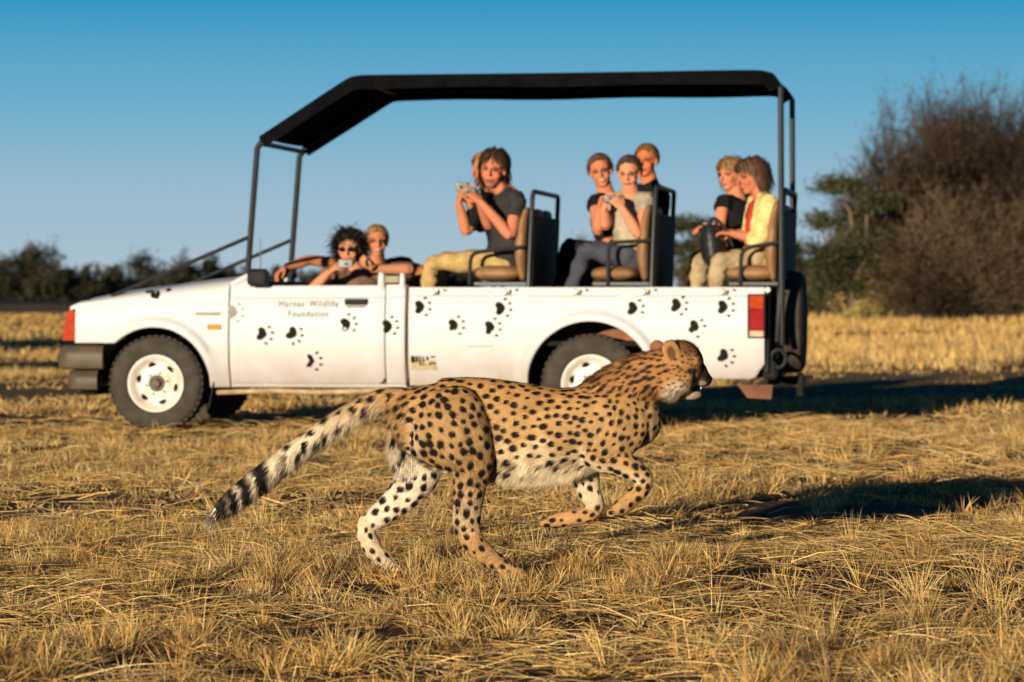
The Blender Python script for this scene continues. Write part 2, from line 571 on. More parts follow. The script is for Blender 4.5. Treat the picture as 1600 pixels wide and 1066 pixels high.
def leaf_quads(C, size, rng, flat=0.0):
    k = len(C)
    N = rng.normal(size=(k, 3)); N[:, 2] += flat * np.abs(rng.normal(size=k)) * 3; N = unit(N)
    A = unit(np.cross(N, rng.normal(size=(k, 3)))); B = np.cross(N, A)
    s = size * rng.uniform(0.5, 1.3, k)[:, None]
    V = np.stack([C - A * s, C + B * s * 0.45, C + A * s, C - B * s * 0.45], 1).reshape(-1, 3)
    F = np.arange(k)[:, None] * 4 + np.array([[0, 1, 2, 3]])
    return V, F

BARK = mat('thorn_bark', (.15, .115, .085), 0.95, 0.2, 6, spec=0.1)
TWIG = mat_attr('dry_twigs', 'col', 0.95, 0.05)
LEAF = mat_attr('bush_leaves', 'col', 0.8, 0.15, trans=0.15)

def tree(name, label, group, pos, w, h, d=None, n1=26, n2=12, n3=9, n4=3, tw=0.02, leaves=0, leaf_size=0.06, leaf_col=(.05, .06, .02),
         twig_col=(.15, .115, .085), low=0.05, spiky=0.25, flat=0.0, seed=1, cat='bush', stems=4, layers=None, leaf_pow=1.0):
    rng = np.random.default_rng(seed)
    d = d or w
    z0 = float(terrain(np.array([pos[0]]), np.array([pos[1]]))[0]) - 0.05
    root = empty(name, (pos[0], pos[1], z0))
    tag(root, label, cat, group)
    # main limbs: from a few stems at the ground to points on a lumpy dome
    a = rng.uniform(0, 2 * PI, n1); e = np.arcsin(rng.uniform(low, 1.0, n1))
    rr = rng.uniform(0.62, 1.0, n1)
    T = np.stack([np.cos(a) * np.cos(e) * w / 2 * rr, np.sin(a) * np.cos(e) * d / 2 * rr, np.maximum(0.12, np.sin(e)) * h * rr], 1)
    if layers:
        lz = rng.choice(len(layers), n1); T[:, 2] = np.array([q[0] for q in layers])[lz] * h + rng.normal(0, 0.02 * h, n1)
        sc = np.array([q[1] for q in layers])[lz] * np.sqrt(rng.uniform(0.1, 1, n1))
        T[:, 0] = np.cos(a) * sc * w / 2; T[:, 1] = np.sin(a) * sc * d / 2
    st = rng.normal(0, 0.06 * w, (stems, 2)); st[0] = 0
    S0 = np.zeros((n1, 3)); si = rng.integers(0, stems, n1); S0[:, :2] = st[si]
    mb = MB(); L1 = []
    for i in range(n1):
        m = S0[i] * 0.6 + T[i] * 0.4 + np.array([0, 0, 0.12 * h]) + rng.normal(0, 0.04 * h, 3)
        c = cr(np.array([S0[i], m, T[i]]), 9)
        c[1:-1] += rng.normal(0, 0.012 * h, (7, 3))
        r = np.linspace(0.016, 0.004, 9) * h * rng.uniform(0.6, 1.1)
        mb.tube(c, r, 5, up=(0.3, 0.2, 0.93), cap=False)
        L1.append(c)
    mb.build('trunk', BARK, root)
    L1 = np.array(L1)
    V, F, C = [], [], []; base = 0
    tc_ = np.array(twig_col)
    def put(v, f, col):
        nonlocal base
        V.append(v); F.append(f + base); C.append(col); base += len(v)
    size = (w + h) / 2
    def spawn(P, Dp, k, lmin, lmax, wid, upb, outw=0.5, bend=0.5):
        S = np.repeat(P, k, 0); Db = np.repeat(Dp, k, 0)
        cent = np.array([0, 0, h * 0.35])
        out = unit(S - cent)
        D = unit(Db * 0.5 + rng.normal(size=S.shape) * 0.75 + out * outw + np.array([0, 0, upb]))
        Ln = rng.uniform(lmin, lmax, len(S))
        v, f, M, E = ribbons(S, D, Ln, wid * rng.uniform(0.6, 1.2, len(S)), bend, rng)
        cl = np.repeat(tc_[None] * np.clip(1 + .5 * vnoise(S, 5.0 / size, seed + 3), .35, 1.8)[:, None] * rng.uniform(0.5, 1.5, (len(S), 1)) * rng.uniform(0.93, 1.07, (len(S), 3)), 5, 0)
        put(v, f, cl)
        return M, E, D
    k = rng.integers(3, 9, (n1, n2))
    P = L1[np.arange(n1)[:, None], k].reshape(-1, 3)
    Dp = unit((L1[np.arange(n1)[:, None], np.minimum(k + 1, 8)] - L1[np.arange(n1)[:, None], k - 1]).reshape(-1, 3))
    M, E, D = spawn(P, Dp, 1, 0.10 * size, 0.26 * size, tw * 1.6, 0.15 * (1 - flat))
    P2 = np.concatenate([M, E, (M + E) / 2, (P + M) / 2]); D2 = np.concatenate([D] * 4)
    M2, E2, D2 = spawn(P2, D2, max(1, n3 // 4), 0.05 * size, 0.13 * size, tw, 0.1 * (1 - flat))
    if spiky:
        top = E2[E2[:, 2] > np.quantile(E2[:, 2], 0.86)]
        top = top[rng.random(len(top)) < spiky]
        Mt, Et, Dt = spawn(top, np.tile([0, 0, 1.0], (len(top), 1)), 2, 0.05 * size, 0.20 * size, tw * 0.8, 1.0, outw=.35, bend=.3)
        spawn(np.concatenate([Mt, Et]), np.concatenate([Dt, Dt]), 2, 0.02 * size, 0.07 * size, tw * 0.6, 0.3)
    P3 = np.concatenate([M2, E2]); D3 = np.concatenate([D2, D2])
    if n4:
        M3, E3, D3 = spawn(P3, D3, n4, 0.018 * size, 0.06 * size, tw * 0.75, 0.05)
    V = np.concatenate(V); F = np.concatenate(F); C = np.concatenate(C)
    V[:, 2] = np.maximum(V[:, 2], 0.0)
    me = mesh_np('crown', V, F, 3); set_col(me, 'col', np.clip(C, 0.01, 0.8))
    link('crown', me, TWIG, root)
    if leaves:
        src = np.concatenate([P3, E2, M2])
        clump = 0.5 + 0.5 * vnoise(src, 6.0 / size, seed + 5)
        pr = np.clip(clump, 0.02, 1) ** leaf_pow; pr /= pr.sum()
        c = src[rng.choice(len(src), leaves, p=pr)] + rng.normal(0, 1, (leaves, 3)) * np.array([0.035, 0.035, 0.035 * (1 - 0.6 * flat)]) * size
        c[:, 2] = np.maximum(c[:, 2], 0.03)
        v, f = leaf_quads(c, leaf_size, rng, flat)
        lm = mesh_np('foliage', v, f, 4)
        tone = (1 + 0.35 * vnoise(c, 9.0 / size, seed + 9))[:, None] * rng.uniform(0.6, 1.4, (leaves, 1))
        set_col(lm, 'col', np.clip(np.repeat(np.array(leaf_col)[None] * tone, 4, 0), 0.008, 0.7))
        link('foliage', lm, LEAF, root)
    return root

def acacia(name, label, group, pos, h, pads, seed, leaf_size=0.06, leaf_col=(.055, .064, .026), per=2600):
    """flat-layered thorn tree: pads are (dx, dy, height, radius, thickness)"""
    rng = np.random.default_rng(seed)
    z0 = float(terrain(np.array([pos[0]]), np.array([pos[1]]))[0]) - 0.05
    root = tag(empty(name, (pos[0], pos[1], z0)), label, 'tree', group)
    mb = MB(); C = []; TV_, TF_, TC_ = [], [], []; base = 0
    for (dx, dy, z, r, th) in pads:
        e = np.array([dx, dy, z - th * .4]); fork = np.array([dx * .15, dy * .15, z * .45])
        c = cr(np.array([(0, 0, 0), fork, fork * .4 + e * .6 + np.array([0, 0, .05]), e]), 10); c[1:-1] += rng.normal(0, .02 * h, (8, 3))
        mb.tube(c, np.linspace(.022, .005, 10) * h, 6, up=(.3, .2, .93), cap=False)
        n = 34; a = rng.uniform(0, 2 * PI, n); q = np.sqrt(rng.uniform(.1, 1, n)) * r
        E = np.stack([dx + np.cos(a) * q, dy + np.sin(a) * q, z + rng.normal(0, th * .35, n) - .25 * th * (q / r) ** 2], 1)
        S = np.repeat(e[None], n, 0) + rng.normal(0, .05 * r, (n, 3)); D = E - S; L = np.linalg.norm(D, axis=1)
        v, f, M, E2 = ribbons(S, unit(D), L, np.full(n, .03), .25, rng)
        TV_.append(v); TF_.append(f + base); TC_.append(np.repeat(np.array([[.09, .07, .05]]) * rng.uniform(.6, 1.4, (n, 1)), 5, 0)); base += len(v)
        k = int(per * (r * r) / .5)
        src = np.concatenate([M, E2, E2])[rng.integers(0, 3 * n, k)]
        C.append(src + rng.normal(0, 1, (k, 3)) * np.array([.10 * r + .05, .10 * r + .05, th * .30]))
    mb.build('trunk', BARK, root)
    me = mesh_np('crown', np.concatenate(TV_), np.concatenate(TF_), 3); set_col(me, 'col', np.concatenate(TC_)); link('crown', me, TWIG, root)
    c = np.concatenate(C); v, f = leaf_quads(c, leaf_size, rng, .6); lm = mesh_np('foliage', v, f, 4)
    tone = (1 + .35 * vnoise(c, 3.0, seed))[:, None] * rng.uniform(.6, 1.4, (len(c), 1))
    set_col(lm, 'col', np.clip(np.repeat(np.array(leaf_col)[None] * tone, 4, 0), .008, .6)); link('foliage', lm, LEAF, root)
    return root

def gx(px, Z): return (px - 800.0) / FPX * Z
BR = (.058, .041, .026)
GT = 'leafless thorn bushes of the right-hand thicket'
# right-hand thicket
tree('thorn_bush', 'leafless brown thorn bush at the left front of the right-hand thicket', GT, (gx(1438, 66), 66), 2.9, 3.7, 2.6, 44, 14, 12, 2, 0.022, twig_col=BR, seed=2)
tree('thorn_bush', 'tall leafless grey-brown thorn bush in the middle of the thicket, bare twigs rising above it', GT, (gx(1492, 70), 70), 3.3, 4.7, 3, 44, 15, 12, 2, 0.024, twig_col=(.052, .037, .025), seed=3, spiky=0.5)
tree('thorn_bush', 'dense dark leafless thorn bush at the right edge of the photograph', GT, (gx(1585, 68), 68), 3.2, 4.5, 3, 48, 15, 12, 3, 0.022, twig_col=(.047, .034, .024), seed=4, spiky=.6)
tree('thorn_bush', 'leafless thorn bush partly cut off by the right frame edge', GT, (gx(1680, 72), 72), 3.4, 4.4, 3, 30, 14, 12, 3, 0.024, twig_col=BR, seed=5)
tree('thorn_bush', 'low leafless thorn bush between the green acacia and the main brown thicket', GT, (gx(1388, 67), 67), 2.5, 2.9, 2.2, 36, 14, 12, 2, 0.022, twig_col=BR, seed=18)
tree('bare_tree', 'tall sparse bare-twigged tree rising over the left shoulder of the thicket', None, (gx(1402, 76), 76), 2.4, 5.0, 2.2, 14, 9, 5, 2, 0.02, twig_col=BR, seed=16, spiky=.5, low=.35, cat='tree', stems=2)
tree('bare_tree', 'tallest bare-twigged tree, its thin tips topping the right part of the thicket', None, (gx(1528, 78), 78), 2.6, 5.9, 2.2, 16, 9, 5, 2, 0.02, twig_col=BR, seed=17, spiky=.5, low=.4, cat='tree', stems=2)
tree('thorn_bush', 'low pale brown leafless thorn bush at the foot of the right-hand thicket', GT, (gx(1520, 61), 61), 3.6, 2.3, 1.8, 40, 14, 12, 3, 0.02, twig_col=(.066, .046, .030), seed=6, spiky=0.1)
acacia('acacia_tree', 'flat-layered green acacia at the left edge of the right-hand thicket, behind the pickup', None, (gx(1335, 62), 62), 2.9,
       [(-.18, 0, 2.78, .62, .22), (-.62, .2, 2.08, .42, .24), (.35, -.2, 2.45, .5, .24), (-.45, -.3, 1.45, .6, .36), (.25, .3, 1.75, .65, .3), (-.1, 0, .95, .75, .5)], 8, per=2300, leaf_size=.05, leaf_col=(.066, .066, .032))
tree('green_shrub', 'dark green leafy shrub at the foot of the acacia behind the spare wheel', None, (gx(1288, 68), 68), 1.5, 1.45, 1.4, 26, 10, 8, 1, 0.018, leaves=9000, leaf_size=0.06,
     leaf_col=(.05, .052, .020), twig_col=(.08, .06, .04), seed=9, spiky=0)
tree('yellow_shrub', 'yellowish dry leafy shrub in front of the brown thicket', None, (gx(1362, 62), 62), 1.35, 1.25, 1.2, 24, 10, 8, 1, 0.018, leaves=8000, leaf_size=0.055,
     leaf_col=(.27, .20, .065), twig_col=(.16, .12, .06), seed=10, spiky=0)
# seen between and behind the seats of the pickup
tree('thorn_bush', 'low brown bush seen between the middle and rear benches of the pickup', None, (gx(1150, 90), 90), 4.4, 2.0, 2.4, 34, 12, 8, 2, 0.03, leaves=9000, leaf_size=0.075,
     leaf_col=(.10, .075, .04), twig_col=BR, seed=12)
acacia('acacia_tree', 'small green flat-topped acacia seen through the gap ahead of the rear bench', None, (gx(1095, 120), 120), 3.2,
       [(-.5, 0, 3.0, .75, .35), (.5, .2, 2.5, .8, .4), (-.9, 0, 2.2, .6, .4), (0, 0, 1.7, 1.1, .6)], 13, leaf_size=0.09, per=1200)
tree('thorn_bush', 'low olive-brown bush seen behind the second bench of the pickup', None, (gx(925, 100), 100), 4.6, 1.9, 2.4, 34, 12, 8, 2, 0.03, leaves=9000, leaf_size=0.08,
     leaf_col=(.11, .085, .04), twig_col=BR, seed=14)
# far tree line
FG = 'far trees along the horizon'
far_spec = [
    (18, 300, 4.6, 5.6, 'far dark tree with a high rounded crown at the left frame edge', 1.0),
    (66, 255, 6.4, 3.6, 'wide dark far bush beside the high-crowned tree at the left', 1.0),
    (128, 270, 4.8, 2.4, 'low far bush left of the hood, filling the dip in the far tree line', 1.0),
    (178, 290, 5.2, 2.2, 'low dark far scrub just above the front of the hood', 1.0),
    (238, 262, 6.4, 3.4, 'broad round-topped far tree above the middle of the hood', 1.0),
    (312, 268, 5.8, 2.9, 'far dark tree between the hood and the front canopy post', 1.0),
    (365, 290, 5.4, 2.5, 'far dark bush behind the near front canopy post', 1.0),
    (436, 300, 4.4, 2.3, 'far bush seen between the two front canopy posts', 1.0),
    (500, 320, 4.8, 2.1, 'far low bush behind the driver outstretched arm', 1.0),
    (640, 290, 3.0, 3.2, 'small round far tree top right of the blond driver', 1.0),
    (722, 300, 3.2, 3.5, 'small far tree top behind the lap of the long-haired man', 1.0),
    (690, 330, 4.6, 2.4, 'low far bush between the two small round tree tops', 1.0),
    (-60, 270, 6, 3.0, 'far dark bush just beyond the left frame edge', 1.0),
    (1230, 200, 5.0, 2.6, 'far dark scrub behind the rear canopy posts', 1.0),
]
for k, (px, Z, w, h, lab, dn) in enumerate(far_spec):
    tree('far_tree', lab, FG, (gx(px, Z), Z), w * 1.2, h * 1.02, w * 0.9, 18, 8, 8, 0, 0.07, leaves=7000, leaf_size=0.21, leaf_pow=.5,
         leaf_col=(.030, .029, .016), twig_col=(.06, .045, .03), seed=40 + k, cat='tree', spiky=0.15, low=0.0)
# thorn trees beside the field on the left, whose long evening shadows cross the view
for k, (x, y, w, h, lab) in enumerate([(-13.2, 45.5, 5.0, 3.6, 'thorn tree left of the pickup throwing the farther long shadow across the field'),
                                      (-10.4, 30.5, 2.4, 2.4, 'smaller thorn tree left of the pickup throwing the nearer long shadow')]):
    tree('thorn_tree', lab, None, (x, y), w, h, w, 30, 12, 10, 2, 0.03, leaves=12000, leaf_size=0.13, leaf_col=(.05, .05, .025), twig_col=BR, seed=70 + k, cat='tree')
# ---------------------------------------------------------------- open safari pickup
YAW = math.radians(8.2)
T0 = np.array([-2.4756, 22.0, 0.0])       # ground point below the near front wheel
TU = np.array([math.cos(YAW), -math.sin(YAW), 0]); TV = np.array([math.sin(YAW), math.cos(YAW), 0])
def TL(px, py, y=0.0):
    """photo position -> point of the pickup's own frame (x along it, y across it, z up) on the lengthwise plane y"""
    r = np.array([(px - 800) / FPX, 1.0, (HZ - py) / FPX])
    o = np.array([0, 0, CAM_H]) - T0
    t = (y - o @ TV) / (r @ TV)
    p = o + t * r
    return np.array([p @ TU, p @ TV, p[2]])
def S_(px, y=0.0): return TL(px, 500, y)[0]
def T2W(p): return T0 + p[0] * TU + p[1] * TV + np.array([0, 0, p[2]])
W_ = 1.62

truck = empty('safari_pickup', tuple(T0), -YAW)
tag(truck, 'white open safari pickup with black canopy, paw print stickers and raised rows of seats', 'pickup truck')

def paint():
    m, n, l, b = new_mat('white_paint')
    tc = n.new('ShaderNodeTexCoord'); sp = n.new('ShaderNodeSeparateXYZ'); l.new(tc.outputs['Object'], sp.inputs[0])
    nz = n.new('ShaderNodeTexNoise'); nz.inputs['Scale'].default_value = 3.5; nz.inputs['Detail'].default_value = 8; nz.inputs['Roughness'].default_value = 0.65
    l.new(tc.outputs['Object'], nz.inputs['Vector'])
    n2 = n.new('ShaderNodeTexNoise'); n2.inputs['Scale'].default_value = 40; n2.inputs['Detail'].default_value = 3
    l.new(tc.outputs['Object'], n2.inputs['Vector'])
    # road dust: more of it low on the panels
    mr = n.new('ShaderNodeMapRange'); mr.inputs[1].default_value = 0.75; mr.inputs[2].default_value = 0.28; mr.inputs[3].default_value = 0.0; mr.inputs[4].default_value = 1.25
    l.new(sp.outputs['Z'], mr.inputs[0])
    ml = n.new('ShaderNodeMath'); ml.operation = 'MULTIPLY'; l.new(nz.outputs['Fac'], ml.inputs[0]); l.new(mr.outputs[0], ml.inputs[1])
    mx = n.new('ShaderNodeMix'); mx.data_type = 'RGBA'
    mx.inputs[6].default_value = (.54, .545, .55, 1); mx.inputs[7].default_value = (.30, .215, .135, 1)
    l.new(ml.outputs[0], mx.inputs[0])
    # sparse rust flecks
    r2 = n.new('ShaderNodeMapRange'); r2.inputs[1].default_value = 0.73; r2.inputs[2].default_value = 0.77; l.new(n2.outputs['Fac'], r2.inputs[0])
    m3 = n.new('ShaderNodeMix'); m3.data_type = 'RGBA'; m3.inputs[7].default_value = (.30, .16, .07, 1)
    l.new(mx.outputs[2], m3.inputs[6]); l.new(r2.outputs[0], m3.inputs[0])
    l.new(m3.outputs[2], b.inputs['Base Color'])
    b.inputs['Roughness'].default_value = 0.5; b.inputs['Specular IOR Level'].default_value = 0.2
    return m
WHITE = paint()
BLACK = mat('black_rubber', (.013, .013, .014), 0.75, 0.2, 20, spec=0.25)
TUBE = mat('black_steel_tube', (.016, .017, .018), 0.42, 0.15, 15, spec=0.4)
CANVAS = mat('black_canvas', (.004, .004, .0045), 0.95, 0.2, 10, bump=0.15, bscale=14, spec=0.05)
TYRE = mat('dusty_tyre', (.062, .052, .040), 0.9, 0.2, 12, spec=0.15, col2=(.036, .031, .026))
DARK = mat('dark_underbody', (.018, .016, .014), 0.9, 0.2, 6, spec=0.1)
RIM = mat('worn_white_rim', (.70, .67, .60), 0.5, 0.1, 9, col2=(.50, .42, .30))
HUB = mat('rusty_hub', (.09, .07, .05), 0.7, 0.3, 30)
BUMP = mat('bumper_plastic', (.075, .057, .034), 0.5, 0.12, 7, spec=0.22)
RUST = mat('rusty_sill', (.48, .36, .20), 0.8, 0.2, 9, col2=(.24, .13, .06))
LINER = mat('rust_primer', (.15, .055, .024), 0.85, 0.2, 7)
LEATH = mat('brown_seat_leather', (.30, .165, .075), 0.6, 0.15, 9, bump=0.25, bscale=25, spec=0.35, col2=(.22, .115, .05))
ORANGE = mat('orange_lens', (.36, .036, .005), 0.6, 0.1, 20, spec=0.08)
AMBER = mat('amber_lens', (.62, .20, .012), 0.6, 0.1, 20, spec=.1)
RED = mat('red_lens', (.26, .008, .010), 0.6, 0.1, 20, spec=0.08)
CLEARL = mat('pale_lens', (.50, .36, .22), 0.5, 0.1, 20, spec=.2)
PRINT = mat('black_sticker', (.009, .009, .007), 0.9, 0.2, 30, spec=0.08, col2=(.018, .017, .012))
FADED = mat('faded_sticker', (.20, .19, .15), 0.6, 0.2, 30)
CHROME = mat('dull_metal', (.42, .38, .30), 0.4, 0.2, 20, metal=0.6)
GREY = mat('grey_lettering', (.10, .10, .085), 0.7, 0.2, 60, col2=(.2, .2, .17))
KHAKIM = mat('dull_trim', (.25, .20, .12), 0.6, 0.1, 20)

RF, RR = 0.335, 0.342
FW = TL(241, 602)                   # wheel centres on the near side plane
RW = TL(922, 606)
FWs, RWs = FW[0], RW[0]
FWz, RWz = RF, RR
ARF, ARR = 0.392, 0.432             # wheel-arch radii

def side_y(s, z):
    """outer skin of the near side (negative = outwards)"""
    y = 0.045 * ((z - 0.66) / 0.36) ** 2 + 0.02 * sst(0.50, 0.30, z)
    for (c, cz, r) in ((FWs, FWz, ARF), (RWs, RWz, ARR)):
        d = np.hypot(s - c, z - cz)
        y = y - 0.032 * sst(r + 0.085, r + 0.035, d)
    y = y + 0.006 * np.exp(-((z - 0.70) / 0.012) ** 2)        # swage line
    return y

def panel(name, ss, zb, zt, rows, mtl, parent, thick=0.05, far=False, yf=side_y):
    ss = np.asarray(ss, float); zb = np.asarray(zb, float); zt = np.asarray(zt, float)
    m = len(ss); k = rows + 1
    t = np.linspace(0, 1, k)
    Z = zb[:, None] * (1 - t) + zt[:, None] * t; Sg = np.repeat(ss[:, None], k, 1)
    Y = yf(Sg, Z)
    e = np.minimum(1, np.minimum(np.minimum(Z - zb[:, None], zt[:, None] - Z) / 0.012, 9))
    ei = np.minimum((Sg - ss[0]) / 0.012, (ss[-1] - Sg) / 0.012)
    Y = Y + 0.006 * (1 - np.clip(np.minimum(e, ei), 0, 1))    # rolled edges
    V = np.stack([Sg, Y, Z], 2).reshape(-1, 3)
    V2 = V + np.array([0, thick, 0])
    F = []
    for i in range(m - 1):
        for j in range(k - 1):
            a = i * k + j
            F.append((a, a + k, a + k + 1, a + 1)); F.append((a + m * k, a + 1 + m * k, a + k + 1 + m * k, a + k + m * k))
    loop = [i * k for i in range(m)] + [(m - 1) * k + j for j in range(1, k)] + [i * k + k - 1 for i in range(m - 2, -1, -1)] + [j for j in range(k - 2, 0, -1)]
    for q in range(len(loop)):
        a, b = loop[q], loop[(q + 1) % len(loop)]
        F.append((a, b, b + m * k, a + m * k))
    VV = np.concatenate([V, V2])
    if far: VV[:, 1] = W_ - VV[:, 1]
    return MB().add(VV, F).build(name, mtl, parent, 30)

def arch_cols(c, r, cz, z_floor, lo, hi, ds=0.03):
    """column positions that follow the wheel arch well"""
    h = math.sqrt(max(r * r - (z_floor - cz) ** 2, 0)) if abs(z_floor - cz) < r else r
    a = np.linspace(0, PI, 41)
    ss = list(c - r * np.cos(a))
    if lo < c - r: ss += list(np.linspace(lo, c - r - 0.002, max(3, int((c - r - lo) / ds))))
    if hi > c + r: ss += list(np.linspace(c + r + 0.002, hi, max(3, int((hi - c - r) / ds))))
    ss = np.array(sorted(x for x in ss if lo - 1e-6 <= x <= hi + 1e-6))
    def zb(s, floor):
        q = np.abs(s - c)
        z = np.where(q < r, cz + np.sqrt(np.maximum(r * r - q * q, 0)), floor)
        return np.maximum(z, floor)
    return ss, zb

# key stations along the body
s_nose = S_(108); s_seam = S_(357); s_dr = S_(601.5); s_cabend = S_(632); s_bed0 = S_(638); s_bed1 = S_(1194)
z_belt = lambda s: np.interp(s, [S_(108), S_(118), S_(357), S_(601), S_(640)], [TL(0, 481)[2], TL(0, 477)[2], TL(0, 465.5)[2], TL(0, 464.5)[2], TL(0, 463)[2]])
z_sill = TL(470, 606)[2]

for far in (False, True):
    # front fender
    ss, zb = arch_cols(FWs, ARF, FWz, z_sill, S_(117), s_seam - 0.006)
    zfl = np.where(ss < FWs, TL(140, 536)[2], z_sill + 0.0)
    zz = np.maximum(zb(ss, 0), zfl)
    panel('front_fender', ss, zz, z_belt(ss) - 0.003, 22, WHITE, truck, far=far)
    # door: lower panel with rounded rear corner, belt panel above the crease
    ss = np.linspace(s_seam + 0.006, s_dr - 0.006, 46)
    zbd = z_sill + 0.028 + 0.05 * sst(s_dr - 0.06, s_dr, ss) ** 2
    dr = empty('door', (0, 0, 0)); dr.parent = truck
    panel('lower_panel', ss, zbd, z_belt(ss) - 0.003, 20, WHITE, dr, far=far)
    zt = np.interp(ss, [S_(357), S_(388), S_(391), S_(600)], [TL(0, 441)[2], TL(0, 432)[2], TL(0, 447)[2], TL(0, 446)[2]])
    panel('belt_panel', ss, z_belt(ss), zt, 6, WHITE, dr, far=far, yf=lambda s, z: side_y(s, z) - 0.004)
    # rear part of the cab with the stub of the cut-off roof pillar
    ss = np.linspace(s_dr + 0.003, s_cabend, 10)
    panel('cab_corner', ss, np.full(10, z_sill + 0.028), z_belt(ss) - 0.003, 20, WHITE, truck, far=far)
    panel('cab_corner_rail', ss, z_belt(ss), np.full(10, TL(0, 445)[2]), 4, WHITE, truck, far=far, yf=lambda s, z: side_y(s, z) - 0.004)
    sd = np.linspace(s_seam + 0.004, s_cabend, 40)
    panel('rocker_panel', sd, np.full(40, z_sill), np.full(40, z_sill + 0.0245), 3, WHITE, truck, far=far, yf=lambda s, z: side_y(s, z) + 0.006)
    # beige, rusty sill rail
    yq = 0.055 if not far else W_ - 0.055
    MB().tube([(S_(338), yq, TL(0, 612)[2]), (S_(420), yq, TL(0, 609)[2]), (S_(500), yq, TL(0, 611)[2]), (S_(634), yq, TL(0, 607)[2])], 0.017, 8).build('sill_rail', RUST, truck)
    # bed side
    ss, zb = arch_cols(RWs, ARR, RWz, 0.3, s_bed0, s_bed1)
    fl = np.where(ss < RWs, TL(700, 603)[2], TL(1100, 592)[2]) + 0.10 * sst(s_bed1 - 0.10, s_bed1, ss) ** 2
    zbb = np.maximum(zb(ss, 0), fl)
    ztb = np.full(len(ss), TL(900, 462)[2])
    panel('bed_side', ss, zbb, ztb - 0.003, 24, WHITE, truck, far=far)
    panel('bed_rail', ss, ztb, np.full(len(ss), TL(900, 449)[2]), 4, WHITE, truck, 0.07, far=far, yf=lambda s, z: side_y(s, z) - 0.006)

# hood: clamshell that rolls over both sides
def hood():
    sv = np.linspace(s_nose, s_seam - 0.006, 40)
    ztop = np.interp(sv, [S_(107), S_(112), S_(120), S_(180), S_(240), S_(300), S_(357)], [TL(0, 478)[2], TL(0, 475)[2], TL(0, 471)[2], TL(0, 459.5)[2], TL(0, 451)[2], TL(0, 443.5)[2], TL(0, 437)[2]])
    zb = z_belt(sv)
    tt = np.concatenate([np.linspace(0, 0.12, 8), np.linspace(0.12, 0.88, 15)[1:-1], np.linspace(0.88, 1, 8)])
    V = []; F = []
    for i, s in enumerate(sv):
        for t in tt:
            e = min(t, 1 - t)
            q = np.clip(e / 0.12, 0, 1)
            y = t * W_ if e >= 0.12 else (0.03 + (0.12 * W_ - 0.03) * (1 - math.cos(q * PI / 2)) if t < 0.5 else W_ - (0.03 + (0.12 * W_ - 0.03) * (1 - math.cos(q * PI / 2))))
            z = zb[i] + 0.002 + (ztop[i] - zb[i]) * math.sin(q * PI / 2) ** 0.8 + 0.03 * math.sin(PI * t) * sst(0.1, 0.3, e)
            V.append((s, y, z))
    k = len(tt)
    for i in range(len(sv) - 1):
        for j in range(k - 1):
            a = i * k + j; F.append((a, a + 1, a + k + 1, a + k))
    b = len(V); V += [(x, y, z - 0.02) for x, y, z in V]
    for i in range(len(sv) - 1):
        for j in range(k - 1):
            a = b + i * k + j; F.append((a, a + k, a + k + 1, a + 1))
    lp = [j for j in range(k)] + [i * k + k - 1 for i in range(1, len(sv))] + [(len(sv) - 1) * k + j for j in range(k - 2, -1, -1)] + [i * k for i in range(len(sv) - 2, 0, -1)]
    for q in range(len(lp)):
        a, c = lp[q], lp[(q + 1) % len(lp)]; F.append((a, c, c + b, a + b))
    MB().add(V, F).build('hood', WHITE, truck, 40)
hood()
# cowl and windscreen base (no glass is fitted)
MB().box(((s_seam + S_(392)) / 2 + 0.02, W_ / 2, 1.03), (0.16, W_ - 0.12, 0.035), 0.012).build('cowl', BLACK, truck)
for yy in (0.05, W_ - 0.05):
    MB().tube([(S_(362), yy, TL(0, 444)[2]), (S_(386), yy, TL(0, 431)[2])], [0.024, 0.020], 8).build('pillar_stub', WHITE, truck)
    MB().tube([(S_(594), yy, 1.0), (S_(594), yy, TL(0, 430)[2])], [0.027, 0.024], 8).build('pillar_stub', WHITE, truck)
    MB().tube([(S_(627), yy, 1.0), (S_(627), yy, TL(0, 430)[2])], [0.022, 0.019], 8).build('pillar_stub', WHITE, truck)
    MB().box((S_(611), yy, TL(0, 437)[2]), (0.10, 0.02, 0.05), 0.005).build('vent_panel', KHAKIM, truck)

# front face
MB().box((s_nose + 0.035, W_ / 2, 0.79), (0.05, W_ - 0.50, 0.16), 0.01).build('grille', BLACK, truck)
for sgn, y0 in ((0, -0.012), (1, W_ + 0.012)):
    hl = []
    zt_, zb_ = TL(0, 486)[2], TL(0, 532)[2]
    poly = [(S_(104), zt_), (S_(116), zt_), (S_(116), zb_), (S_(97), zb_)]
    ya, yb = (y0, y0 + 0.26) if not sgn else (y0 - 0.26, y0)
    m_ = MB().prism(poly, ya + (0.02 if not sgn else 0), yb - (0.02 if sgn else 0)); m_.build('turn_signal', ORANGE, truck)
    yl = 0.27 if not sgn else W_ - 0.27 - 0.18
    MB().prism([(S_(102), zt_), (S_(114), zt_), (S_(114), zb_), (S_(98), zb_)], yl, yl + 0.18).build('headlight', CLEARL, truck)
